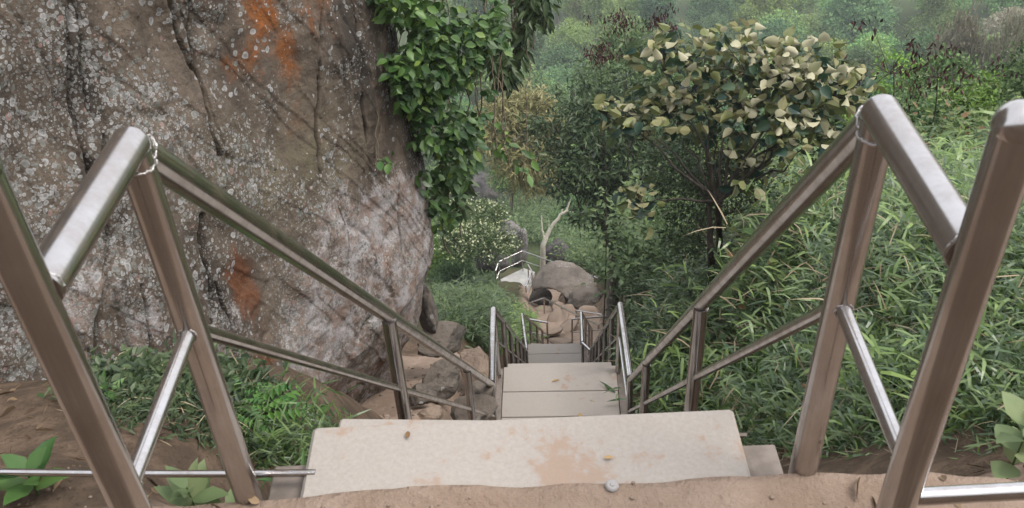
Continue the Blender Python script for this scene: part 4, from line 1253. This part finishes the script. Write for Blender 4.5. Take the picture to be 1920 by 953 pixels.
curtain("vine", "dark drooping creeper hanging behind the vine at the top, against the far forest", [(900, -40), (1050, -40), (1040, 20), (1015, 55), (1000, 50), (985, 95), (975, 150), (950, 168), (925, 140), (905, 100)],
        lambda x, y: 8.6 + 0 * np.asarray(y, float), 1300, 60, .14, .042, 'dark_leaf', 'dark_leaf', 14, 6, droop=1.1)
curtain("vine", "lower dark end of the creeper trailing down beside the cliff edge", [(800, 360), (880, 330), (885, 372), (860, 400), (850, 440), (838, 470), (815, 445)],
        lambda x, y: 8.3 + 0 * np.asarray(y, float), 500, 30, .13, .045, 'dark_leaf', 'dark_leaf', 6, 8, droop=1.1)
curtain("vine", "thin sprig with a few pale leaves clinging to the bare rock left of the vine", [(700, 285), (740, 275), (735, 310), (708, 308)],
        lambda x, y: 6.55 + 0 * np.asarray(y, float), 9, 5, .09, .06, 'vine_leaf', 'weed', 2, 9, bulge=.1)
curtain("vine", "loose yellow green shoots hanging out in the air right of the vine", [(890, 235), (940, 210), (1000, 300), (990, 345), (945, 300), (905, 260)],
        lambda x, y: 7.4 + 0 * np.asarray(y, float), 50, 26, .10, .05, 'vine_leaf', 'vine_leaf_each', 5, 10, bulge=.1)

# ------------------------------------------------------------------ trees close to the stairs
def lobes_px(rows):
    """(px, py, depth, rx, ry, rz) to world lobes"""
    return np.array([np.concatenate([at(a, b, d), [rx, ry, rz]]) for a, b, d, rx, ry, rz in rows])

# pale-backed broadleaf tree
rng = np.random.default_rng(77)
pl_lobes = lobes_px([(1290, 126, 9.3, .55, .45, .40), (1400, 136, 9.0, .60, .5, .42), (1490, 156, 8.9, .50, .5, .42), (1570, 181, 8.8, .40, .4, .28), (1340, 206, 9.3, .50, .4, .38),
                     (1440, 246, 9.0, .45, .4, .35), (1190, 221, 9.4, .34, .4, .22), (1255, 211, 9.4, .35, .4, .28), (1500, 256, 8.8, .3, .3, .3), (1200, 381, 9.6, .2, .3, .16), (1400, 316, 9.2, .35, .3, .2), (1612, 150, 8.7, .20, .2, .10), (1135, 215, 9.4, .20, .2, .12), (1240, 92, 9.3, .24, .2, .16), (1470, 85, 9.0, .2, .2, .12), (1560, 255, 8.8, .16, .2, .14)])
pt_base = gp(1345, 520)
pt = thing("broadleaf_tree", "tree with big wind turned leaves showing cream undersides, beside the right railing", "tree", pt_base)
C, O, li = lobe_clusters(pl_lobes, 980, rng, .25, .5)
crest = lambda P: None
tocam = unit(-C)
n = len(C)
az_ = rng.uniform(0, 2 * np.pi, n)
D = np.stack([np.cos(az_), np.sin(az_), rng.normal(size=n) * .45 - .15], 1)
pale_side = rng.random(n) < np.clip(.44 + .62 * O[:, 2], .10, .9)
N = np.where(pale_side[:, None], -1.0, 1.0) * (tocam * .9 + np.array([0, 0, .35])) + rng.normal(size=(n, 3)) * .55
sz_ = rng.uniform(.6, 1.25, n)
order = np.argsort(np.linalg.norm(C, axis=1) - .4 * O[:, 2])
for i in order[:290]:
    put_leaf(leaf_obj_mesh('broad', 'pale_leaf', .125, .085, (.8, 1.3, 1.9)[i % 3]), C[i] - pt_base, D[i], N[i], sz_[i], pt)
r_ = order[290:]
v, f = leaf_arrays(C[r_] - pt_base, D[r_], N[r_], .13 * sz_[r_], .088 * sz_[r_], T_LEAF, rng.uniform(.5, 2.2, len(r_)))
C2, O2, _ = lobe_clusters(pl_lobes * np.array([1, 1, 1, .85, .85, .85]) + np.array([.05, .25, -.12, 0, 0, 0]), 520, rng, .2, .2)
v2, f2 = cluster_foliage(C2, O2, 1, .1, .125, .08, rng, T_FOLD, .6)
link("foliage", new_mesh("foliage", np.concatenate([v, v2 - pt_base]), [np.concatenate([f, f2 + len(v)])]), M['pale_leaf_mass'], pt, "stuff")
fork = at(1345, 380, 9.4) - pt_base
mb = MB(); mb.tube(np.stack([np.interp(np.linspace(0, 1, 14), [0, .5, 1], [0, fork[i] * .5 + (.03, .02, 0)[i], fork[i]]) for i in range(3)], 1), np.linspace(.045, .028, 14), 8)
mb.build("trunk", M['bark_dark'], pt, True)
for i in range(len(pl_lobes)):
    mb = MB(); branch_tubes(mb, fork, [pl_lobes[i, :3] - pt_base], .017, rng, .04, 6, 10)
    near = C[li == i]
    branch_tubes(mb, (pl_lobes[i, :3] - pt_base), [q - pt_base for q in near[:9]], .006, rng, .05, 5, 5)
    mb.build("branch", M['bark_dark'], pt, True)

# small-leaved bushy tree under it
b0 = gp(1335, 545)
grown_tree("small_leaved_tree", "dark bushy small leaved tree with a thin dark trunk below the cream leaved tree", "tree", b0,
           [b0, at(1332, 470, 9.9), at(1330, 410, 9.8), at(1335, 330, 9.8)], .040,
           lobes_px([(1310, 290, 10.2, .33, .4, .35), (1350, 350, 10.0, .32, .4, .32), (1290, 370, 10.6, .32, .4, .32), (1390, 300, 10.0, .25, .3, .25), (1260, 310, 10.8, .3, .4, .3), (1330, 230, 10.3, .3, .3, .25), (1300, 440, 10.8, .3, .3, .25), (1420, 350, 10.0, .2, .3, .16)]),
           330, 26, .075, .050, .022, 'dark_leaf', 'bark_dark', 31, n_br=10)
# central dark tree
b1 = gp(1148, 600)
dt = float(ground_hit(1148, 600))
grown_tree("dark_tree", "dark feathery leaved tree leaning over the stairs in the middle, trunk beside the barrier", "tree", b1,
           [b1, at(1152, 530, dt - .3), at(1150, 470, dt - .8), at(1135, 420, dt - 1.4), at(1130, 330, dt - 2)], .15,
           lobes_px([(1100, 190, 22, .75, .9, .22), (1180, 175, 22.5, .8, .9, .25), (1050, 235, 22, .7, .9, .20), (1130, 240, 21.5, .8, .9, .22), (1220, 230, 21, .8, 1.0, .26), (1040, 290, 22, .62, .8, .18), (1110, 300, 21.5, .8, .9, .2), (1190, 300, 21, .8, 1.0, .24),
                     (1055, 335, 22, .55, .8, .16), (1110, 355, 21.5, .75, .9, .18), (1190, 365, 21, .8, .9, .22), (1260, 330, 20.5, .7, .9, .3), (1110, 402, 22, .4, .7, .13), (1160, 420, 21.5, .6, .8, .2), (1230, 420, 20.5, .8, 1.0, .35), (1260, 490, 20, .7, .8, .4), (1200, 480, 20.5, .45, .5, .25)]),
           470, 15, .14, .20, .06, 'dark_leaf', 'bark_dark', 33, n_br=40, droop=.5, shell=.15)
# feathery grey green tree behind, up to the forest edge
b2 = gp(1190, 470)
d2 = float(np.linalg.norm(b2))
grown_tree("feathery_tree", "light feathery tree rising behind the dark tree, in front of the far forest", "tree", b2,
           [b2, at(1185, 300, 27), at(1170, 180, 26)], .12,
           lobes_px([(1180, 120, 26, 1.1, 1.2, .7), (1120, 165, 27, .9, 1.2, .5), (1230, 150, 26, 1.1, 1.2, .9), (1180, 200, 27, .9, 1.2, .5), (1290, 170, 26, 1, 1, .8), (1220, 90, 26, .6, .6, .5)]),
           260, 20, .24, .22, .07, 'feather_leaf', 'bark_grey', 35, n_br=16, droop=.2, shell=.3)
# pale bamboo sprays
b3 = gp(960, 400)
grown_tree("bamboo_clump", "pale yellowish bamboo clump between the vine and the dark tree", "bamboo", b3,
           [b3, at(962, 330, 33), at(965, 260, 32)], .05,
           lobes_px([(950, 235, 33, .9, .8, .9), (990, 210, 33, .7, .8, .7), (920, 245, 34, .7, .8, .6), (980, 290, 33, .8, .8, .8), (1010, 250, 33, .6, .7, .7), (1000, 330, 34, .6, .7, .5)]),
           520, 24, .24, .30, .06, 'bamboo', 'straw' if False else 'bark_grey', 37, n_br=18, droop=.9, shell=.2)
# cream flowering bush with its leaves and blossoms
b4 = gp(895, 500)
fb = thing("flowering_bush", "bush covered in cream blossom sprawling below the upright boulder, left of the sign", "bush", b4)
rng = np.random.default_rng(55)
d4 = 33.0
fl_l = lobes_px([(870, 420, d4, .75, .7, .5), (905, 410, d4, .7, .7, .5), (925, 448, d4, .5, .6, .34), (885, 455, d4 - 1, .75, .7, .5), (952, 462, d4, .35, .5, .2), (855, 450, d4 - 1, .5, .5, .5), (915, 470, d4 - 1, .5, .5, .3), (850, 400, d4, .5, .6, .4)])
C, O, _ = lobe_clusters(fl_l, 420, rng, .6, .3)
v, f = cluster_foliage(C, O, 22, .13, .12, .055, rng)
link("crown", new_mesh("crown", v - b4, [f]), M['bush_leaf'], fb)
sel = O[:, 2] > -.1
v, f = cluster_foliage(C[sel] + O[sel] * .1, O[sel], 7, .12, .085, .07, rng, T_RHOMB, 0, 1.2)
link("blossom", new_mesh("blossom", v - b4, [f]), M['blossom'], fb, "stuff")
mb = MB()
branch_tubes(mb, np.zeros(3), [c_ - b4 for c_ in fl_l[:, :3]], .03, rng)
mb.build("branch", M['bark_grey'], fb, True)
# bleached dead tree
dd0 = 36.0
b5 = at(1014, 478, dd0)
b5[2] = float(ground_z(b5[0], b5[1]))
dtree = thing("dead_tree", "bleached bare dead tree with forked branches behind the platform", "dead tree", b5)
for nm, pts, r0, r1 in (("trunk", [(1014, 490), (1018, 462), (1024, 445), (1034, 425)], .11, .075), ("branch", [(1034, 425), (1050, 405), (1064, 392), (1068, 372)], .065, .03), ("branch", [(1021, 447), (1016, 430), (1016, 404)], .045, .018),
                        ("branch", [(1052, 402), (1056, 388), (1054, 372)], .035, .015), ("branch", [(1060, 396), (1075, 398)], .025, .01), ("branch", [(1030, 432), (1028, 412)], .025, .01)):
    p_ = np.array([at(a, b, dd0) for a, b in pts]) - b5
    if nm == "trunk": p_[0] = [p_[1][0] * .3, p_[1][1] * .3, 0]
    tt = np.linspace(0, 1, len(p_)); u_ = np.linspace(0, 1, 12)
    mb = MB(); mb.tube(np.stack([np.interp(u_, tt, p_[:, i]) for i in range(3)], 1) + rng.normal(size=(12, 3)) * .012, np.linspace(r0, r1, 12), 8)
    mb.build(nm, M['dead_wood'], dtree, True)
# thin saplings with hanging dark red pods
for i, (px_, py_, d_, lab) in enumerate(((1122, 95, 15.0, "thin sapling with one cluster of dark red pods, left of the cream leaved tree"), (1168, 40, 15.5, "tall thin sapling with dark red pods highest against the far forest"),
        (1238, 42, 15.0, "thin sapling with dark red pods just above the cream leaved tree"), (1672, 118, 9.5, "leafless sapling with scattered dark red pods behind the second right post"), (1755, 128, 10.5, "thin sapling with few dark red pods in front of the brownish far crowns"))):
    rng = np.random.default_rng(300 + i)
    top_ = at(px_, py_, d_)
    bx = top_ + np.array([.15, .2, 0]); bz = float(ground_z(bx[0], bx[1])); bb = np.array([bx[0], bx[1], bz])
    t = thing("sapling", lab, "sapling", bb, "saplings with dark red pods")
    mb = MB(); u_ = np.linspace(0, 1, 12)[:, None]
    mb.tube((top_ - bb) * u_ + np.array([.12, .05, 0]) * np.sin(u_ * 3.0), np.linspace(.016, .004, 12), 6); mb.build("stem", M['bark_dark'], t, True)
    wide = (.26, .26, .24, .42, .42)[i]
    C = top_ + rng.normal(size=(16, 3)) * np.array([wide, wide, wide * .55]) * (.62 if i < 3 else .8)
    mb = MB(); branch_tubes(mb, top_ - bb - np.array([0, 0, .12]), [c_ - bb for c_ in C], .004, rng, .1, 5, 5); mb.build("branch", M['bark_dark'], t, True)
    n = len(C) * (11 if i < 3 else 7)
    P = np.repeat(C, n // len(C), 0) + rng.normal(size=(n, 3)) * np.array([.06, .06, .045])
    v, f = leaf_arrays(P - bb, np.array([0, 0, -1.0]) + rng.normal(size=(n, 3)) * .45, rng.normal(size=(n, 3)), .085, .028, T_RHOMB)
    link("pod", new_mesh("pod", v, [f]), M['seed_red'], t, "stuff")
    v, f = cluster_foliage(C - np.array([0, 0, .35]), unit(rng.normal(size=(16, 3))), 8, .2, .06, .02, rng)
    link("foliage", new_mesh("foliage", v - bb, [f]), M['bush_leaf'], t, "stuff")
# ------------------------------------------------------------------ shrubs and forest on the far slope
def copy_tree(o, loc, rz, sc, label=None, group=None, name=None):
    c = o.copy(); COL.objects.link(c)
    c.location = [float(q) for q in loc]; c.rotation_euler = (0, 0, rz); c.scale = (sc[0], sc[0], sc[1])
    if label: c["label"] = label
    if group: c["group"] = group
    for ch in list(o.children):
        d = ch.copy(); COL.objects.link(d); d.parent = c
    return c

def far_tree_proto(seed, mat, H=10.0, R=4.0, kind="round", n_cl=420, per=14, leaf=.34):
    """crown of many leaf clumps on overlapping lobes with a forked trunk"""
    rng = np.random.default_rng(seed)
    t = bpy.data.objects.new("forest_tree", None); COL.objects.link(t)
    nl = {"round": 13, "tall": 12, "flat": 11, "shrub": 9}[kind]
    lob = []
    for i in range(nl):
        a_ = rng.uniform(0, 2 * np.pi); q = np.sqrt(rng.random())
        if kind == "tall":
            zc = H * rng.uniform(.35, .92); rr = R * .62 * (1.05 - .6 * zc / H); x = R * .45 * (1.1 - zc / H)
            lob.append([x * np.cos(a_), x * np.sin(a_), zc, rr, rr, rr * .8])
        elif kind == "flat":
            lob.append([R * .75 * q * np.cos(a_), R * .75 * q * np.sin(a_), H * rng.uniform(.62, .85), R * .42, R * .42, R * .24])
        elif kind == "shrub":
            lob.append([R * .6 * q * np.cos(a_), R * .6 * q * np.sin(a_), H * rng.uniform(.25, .75), R * .45, R * .45, H * .28])
        else:
            zc = H * (.80 - .42 * q * rng.uniform(.5, 1.1)); rr = R * rng.uniform(.34, .52)
            lob.append([R * .62 * q * np.cos(a_), R * .62 * q * np.sin(a_), zc, rr, rr, rr * .85])
    C, O, _ = lobe_clusters(lob, n_cl, rng, .62, .45)
    v, f = cluster_foliage(C, O, per, leaf * .95, leaf, leaf * .55, rng, T_RHOMB, .1, .9, .4)
    link("crown", new_mesh("crown", v, [f]), M[mat], t)
    mb = MB()
    mb.tube(np.array([[0, 0, -1.0], [.1, 0, H * .25], [0, .1, H * .5], [0, 0, H * .7]]), np.array([.26, .2, .15, .07]) * H / 10, 7)
    for l_ in lob[:6]:
        branch_tubes(mb, np.array([0, .05, H * .4]), [np.array(l_[:3])], .09 * H / 10, rng, .05, 5, 5)
    mb.build("trunk", M['bark_grey'], t, True)
    return t

KINDS_ = {
    "a": ("forest_a", "round", 10.0, 4.3, "rounded mid green tree in the far forest", 1), "b": ("forest_b", "round", 8.5, 4.0, "rounded yellow green tree in the far forest", 2),
    "c": ("forest_c", "tall", 13.0, 3.8, "tall bluish green tree in the far forest", 3), "d": ("forest_d", "round", 7.5, 4.2, "pale brownish flat topped tree in the far forest", 4),
    "e": ("forest_c", "round", 11.0, 4.8, "dark spreading tree in the far forest", 5), "f": ("forest_a", "tall", 12.0, 3.6, "slender green tree in the far forest", 6)}
PROTO = {}
for q, (mt, kd, H_, R_, lab, sd) in KINDS_.items():
    o = far_tree_proto(400 + sd, mt, H_, R_, kd, n_cl=520, per=15, leaf=.36)
    tag(o, lab, "tree", lab.replace("tree in the far forest", "trees of the far forest"))
    PROTO[q] = o
used = set()
def plant(q, loc, rz, sc, label=None, group=None):
    if q in used:
        return copy_tree(PROTO[q], loc, rz, sc, label or KINDS_[q][4], group)
    used.add(q)
    o = PROTO[q]; o.location = [float(c_) for c_ in loc]; o.rotation_euler = (0, 0, rz); o.scale = (sc[0], sc[0], sc[1])
    if label: o["label"] = label
    return o
rng = np.random.default_rng(909)
KEEP_T = {5, 7, 9, 13, 15, 20, 21, 23, 24, 29, 30, 31, 33, 34, 36, 37, 39, 41, 42, 45, 47, 53, 54, 55, 58, 61, 62, 64, 65, 67, 68, 69, 70, 71, 72, 73, 74, 75, 76, 77, 78, 80, 82, 85, 87, 88, 92, 94, 97, 98, 106, 108, 109, 110, 111, 113, 116, 118, 121, 128, 134, 135, 140, 142, 143, 144, 145, 146, 149, 150, 151, 156, 157, 160, 161, 163, 166, 168, 171, 173}      # the ones the view shows; those wholly hidden behind others are left out
KEEP_S = {0, 1, 2, 3, 131, 5, 134, 11, 141, 152, 153, 155, 158, 31, 33, 163, 168, 173, 51, 54, 184, 60, 61, 70, 205, 81, 86, 87, 111, 112, 115, 117}
far_list, shrub_list = [], []
# the crowns one can single out: crown centre in the photo, depth, kind, width in photo pixels
SING = [("b", 1568, 88, 165, 95, "bright yellow green round tree standing out in the middle of the far forest"), ("a", 1072, 62, 130, 92, "pale rounded tree just right of the hanging creeper at the top"),
        ("f", 1745, 62, 120, 105, "tall feathery green tree dark behind the brownish crowns"), ("d", 1790, 122, 62, 130, "pale brownish spreading tree above the second right post"),
        ("d", 1885, 128, 60, 120, "greyish brown spreading tree at the right edge of the far forest")]
placed = []
for q, px_, py_, dep, wpx, lab in SING:
    mt, kd, H_, R_, _, _ = KINDS_[q]
    sc = wpx * dep / 1800 / (2 * R_)
    c_ = at(px_, py_, dep); b_ = c_ - np.array([0, 0, H_ * sc * .68])
    gz = float(ground_z(b_[0], b_[1]))
    sz = max(sc, (c_[2] - gz) / (H_ * .68))
    plant(q, (b_[0], b_[1], gz - .2), rng.uniform(0, 6), (sc, sz), lab)
    placed.append((b_[0], b_[1]))
cnt = 0
cand_x = rng.uniform(-60, 190, 6000); cand_y = 52 + 190 * rng.random(6000) ** .8
for x, y in zip(cand_x, cand_y):
    z = float(ground_z(x, y))
    u_, v_, d_ = project(np.array([x, y, z + 6]))
    if not (830 < u_ < 2080 and -190 < v_ < 470): continue
    if y < 62 and u_ > 1350: continue
    if y < 100 and u_ < 1380 and v_ < 150 : pass
    if any((x - a) ** 2 + (y - b) ** 2 < (4.4 + .016 * y) ** 2 for a, b in placed): continue
    q = rng.choice(list("abcdef"), p=[.34, .12, .19, .02, .20, .13])
    k_ = rng.uniform(.75, 1.2) * (.62 if y < 75 else .85 if y < 100 else 1.05)
    rz_, ks_ = rng.uniform(0, 6.28), k_ * rng.uniform(.9, 1.15)
    if KEEP_T is None or cnt in KEEP_T:
        o = plant(q, (x, y, z - .2), rz_, (k_, ks_)); o["cand"] = cnt
        far_list.append((o, q, x, y, z))
    placed.append((x, y)); cnt += 1
    if cnt >= 235: break

# shrubs between the stairs and the forest
SH = []
for sd in (1, 2, 3):
    o = far_tree_proto(500 + sd, "shrub_a" if sd < 3 else "forest_b", 1.7, 1.05, "shrub", n_cl=150, per=22, leaf=.11)
    o.name = "shrub"
    tag(o, ("bushy green shrub on the slope below the stairs", "spreading green shrub on the slope below the stairs", "light yellow green shrub on the slope below the stairs")[sd - 1], "shrub",
        ("bushy shrubs of the slope", "spreading shrubs of the slope", "light shrubs of the slope")[sd - 1])
    SH.append(o)
fst = [True] * 3
cnt = 0; sp = []
PX = rng.uniform(820, 2050, 5000); PY = rng.uniform(120, 560, 5000)
Ph, Dh = hits(PX, PY, 12, 110, 500)
for x, y, P, d in zip(PX, PY, Ph, Dh):
    if np.isnan(d) or d < 15 or (x > 1330 and d < 48): continue
    if abs(P[0] - stair_x(P[1])) < 2.2 and P[1] < 31: continue
    if (905 < x < 1175 and y > 440) or (850 < x < 1075 and y > 150) or (x > 1100 and d < 48): continue
    if any((P[0] - a[0]) ** 2 + (P[1] - a[1]) ** 2 < (.75 + .012 * d) ** 2 for a in sp): continue
    i = rng.choice(3, p=[.42, .36, .22])
    k_ = rng.uniform(.7, 1.3) * (1.0 if d < 40 else 1.5); rz_ = rng.uniform(0, 6.28)
    if KEEP_S is None or cnt in KEEP_S:
        if fst[i]:
            fst[i] = False; o = SH[i]
            o.location = P; o.rotation_euler = (0, 0, rz_); o.scale = (k_, k_, k_)
        else:
            o = copy_tree(SH[i], P - np.array([0, 0, .1]), rz_, (k_, k_))
        o["cand"] = cnt
        shrub_list.append((o, i, x, y, d))
    sp.append((P[0], P[1])); cnt += 1
    if cnt >= 210: break
ORD = ["leftmost", "second from left", "third from left", "fourth from left", "fifth from left", "sixth from left", "seventh from left", "eighth from left", "ninth from left", "tenth from left"]
def name_each(rows, phrase_of):
    """rows: (object, kind phrase, x in the photo, place phrase): one label per plant, counted left to right within its kind and place"""
    by = {}
    for o, kind, u_, place in rows:
        by.setdefault((kind, place), []).append((u_, o))
    for (kind, place), lst in by.items():
        lst.sort(key=lambda q_: q_[0])
        for i, (_, o) in enumerate(lst):
            o["label"] = "%s, %s" % (kind, place) if len(lst) == 1 else "%s, %s %s" % (kind, ORD[min(i, 9)], place)
def forest_place(x, y, z):
    u_, v_, _ = project(np.array([x, y, z + 6]))
    col_ = "left of the dark tree" if u_ < 1010 else "left of the cream leaved tree" if u_ < 1190 else "over the cream leaved tree" if u_ < 1480 else "over the second right post" if u_ < 1740 else "over the last right post"
    row_ = "high in forest" if v_ < 25 else "midway up forest" if v_ < 95 else "low in forest"
    return u_, row_ + " " + col_
name_each([(o, KINDS_[q][4].replace(" in the far forest", ""), *forest_place(x, y, z)) for o, q, x, y, z in far_list], None)
def shrub_place(u_, v_):
    return (("below the vine" if u_ < 930 else "behind the sandy path" if u_ < 1110 else "right of the dark trunk" if u_ < 1350 else "beyond the right bank")
            + (" far off" if v_ < 330 else ""))
SK = ("bushy green shrub", "spreading green shrub", "yellow green shrub")
name_each([(o, SK[i], x, shrub_place(x, y)) for o, i, x, y, d in shrub_list], None)
# shrubs crowning the right bank
for i, (px_, py_, d_, k_, lab) in enumerate(((1720, 262, 13, 0.60, "leafy shrub on the bank crest just right of the second right post's top"), (1800, 240, 13, 0.63, "pale leafy shrub on the bank crest between the last two right posts"), (1875, 222, 13, 0.63, "leafy shrub on the bank crest close to the top of the last right post"),
        (1960, 225, 11, 0.63, "leafy shrub on the bank crest at the right edge of the photo"), (1640, 275, 13, 0.53, "small leafy shrub on the bank crest left of the second right post's top"),
        (1760, 215, 17, 0.88, "darker shrub on the bank crest below the brownish far crowns"), (1845, 190, 18, 0.88, "yellowish shrub on the bank crest far behind the last right post"), (1690, 225, 18, 0.88, "loose shrub on the bank crest behind the second right post's top"), (1925, 180, 17, 0.88, "bushy shrub furthest right on the bank crest"), (1560, 290, 14, 0.70, "green shrub on the bank crest below the cream leaved tree"))):
    P = at(px_, py_, d_); P[2] = float(ground_z(P[0], P[1])) - .05
    copy_tree(SH[(0, 2, 1)[i % 3]], P, i * 1.3, (k_, k_ * 1.1), lab, "shrubs along the crest of the right bank")

for i in range(3):
    if fst[i]:
        for ch in list(SH[i].children): bpy.data.objects.remove(ch)
        bpy.data.objects.remove(SH[i])
for o in scene.objects:
    if "cand" in o: del o["cand"]

# ------------------------------------------------------------------ sign and small things on the ground
sg = at(932, 460, 36.5)
st = thing("sign", "small white notice on a tilted grey board under the flowering bush", "sign", sg)
Rs = np.array(Matrix.Rotation(.25, 3, 'Z') @ Matrix.Rotation(-.22, 3, 'Y') @ Matrix.Rotation(-.45, 3, 'X'))
def sign_box(nm, lo, hi, mt):
    mb = MB(); mb.box(lo, hi, 0, Rs, np.zeros(3)); mb.build(nm, M[mt], st)
sign_box("board", (-.27, -.02, -.15), (.27, .02, .15), 'sign_grey')
sign_box("plate", (-.13, -.032, -.11), (.12, -.022, .12), 'sign_white')
for i in range(4):
    sign_box("glyph", (-.09 + i * .048, -.038, .0), (-.06 + i * .048, -.033, .05), 'sign_ink')
sign_box("arrow", (-.08, -.038, -.06), (.07, -.033, -.035), 'sign_ink')
mb = MB(); mb.tube(np.array([[0, .04, -.1], [0, .06, -1.3]]), .025, 8); mb.build("post", M['bark_grey'], st)

cap_p = on_z(1147, 913, -1.652)
mb = MB(); th = np.linspace(0, 2 * np.pi, 24, endpoint=False)
mb.tube(np.array([[0, 0, 0], [0, 0, .004], [0, 0, .008], [0, 0, .0095]]), np.array([.0145, .0150, .0138, .010]), 24)
mb.tube(np.array([[0, 0, .0093], [0, 0, .0115]]), np.array([.006, .004]), 16)
o = mb.build("bottle_cap", M['cap'], None, True); o.location = cap_p; o.rotation_euler = (.12, .1, 0)
tag(o, "small pale round bottle cap lying on the sand at the edge of the slab", "bottle cap")
lit = "dry leaves fallen round the landing"
for i, (px_, py_, z_, L_, lab) in enumerate(((1132, 858, -1.668, .022, "tiny dark dry leaf in the middle of the top slab"), (765, 822, -1.668, .025, "curled brown leaf on the left part of the top slab"),         (1050, 712, -6.863, .10, "dark slender leaf on the first landing slabs"), (1085, 775, -6.863, .08, "brown leaf near the back of the first landing"))):
    P = on_z(px_, py_, z_ + .003)
    o = put_leaf(leaf_obj_mesh('litter', 'litter', L_, L_ * (.22 if i == 2 else .5), 1.2), P, np.array([math.cos(i * 1.7), math.sin(i * 1.7), 0]), np.array([0, .1, 1.0]), 1.0, None, "dry_leaf")
    tag(o, lab, "leaf", lit)
rngl = np.random.default_rng(21)
n = 620
lx = np.concatenate([rngl.uniform(-2.6, -.55, 380), rngl.uniform(.62, 2.2, 240)]); ly = np.concatenate([rngl.uniform(.95, 2.6, 380), rngl.uniform(1.1, 1.95, 240)])
LP = np.stack([lx, ly, ground_z(lx, ly) + .004], 1)
az_ = rngl.uniform(0, 6.28, n)
big = rngl.random(n) < .45
v, f = leaf_arrays(LP, np.stack([np.cos(az_), np.sin(az_), rngl.normal(size=n) * .15], 1), np.array([0, 0, 1.0]) + rngl.normal(size=(n, 3)) * .3, np.where(big, rngl.uniform(.012, .04, n), rngl.uniform(.03, .09, n)), np.where(big, rngl.uniform(.008, .02, n), .0025), T_LEAF, rngl.uniform(.2, 2.5, n))
k = NT("litter_mix"); g_ = k.n("ShaderNodeNewGeometry")
lm = k.finish(k.bsdf(k.mix(g_.outputs["Random Per Island"], (0.07, 0.045, 0.03), (0.30, 0.21, 0.12)), .85))
link("leaf_litter", new_mesh("leaf_litter", v, [f]), lm, kind="stuff")
# loose grit and pebbles on the sand
rng = np.random.default_rng(11)
V0, F0 = ICO[2]
Vp, Fp, off = [], [], 0
gx = np.concatenate([rng.uniform(-1.6, 1.9, 420), rng.uniform(-1.4, -.3, 160)]); gy = np.concatenate([rng.uniform(.9, 1.75, 420), rng.uniform(4.2, 7.0, 160)])
gx = np.where((np.abs(gx + .03) < .5) & (gy > 1.33) & (gy < 1.56), gx + 1.1, gx)
for x, y in zip(gx, gy):
    r_ = rng.uniform(.0015, .006) if y < 2 else rng.uniform(.006, .03)
    v = V0 * np.array([1, rng.uniform(.6, 1), .65]) * r_ * (1 + .25 * rng.normal(size=(len(V0), 1)) * .5) + np.array([x, y, float(ground_z(np.array(x), np.array(y))) + r_ * .2])
    Vp.append(v); Fp.append(F0 + off); off += len(v)
link("gravel", new_mesh("gravel", np.concatenate(Vp), [np.concatenate(Fp)], True), M['boulder_tan'], kind="stuff")

# ------------------------------------------------------------------ the hazy valley air
hz = NT("valley_haze")
pv = hz.n("ShaderNodeVolumePrincipled")
pv.inputs["Color"].default_value = (0.91, 0.96, 1.0, 1)
pv.inputs["Density"].default_value = 0.0008
pv.inputs["Anisotropy"].default_value = 0.2
hz.l(pv.outputs[0], hz.out.inputs["Volume"])
mb = MB(); mb.box((-920, -220, -100), (920, 920, 9.5))
mb.build("haze", hz.mat, None, kind="stuff")
#MARK7
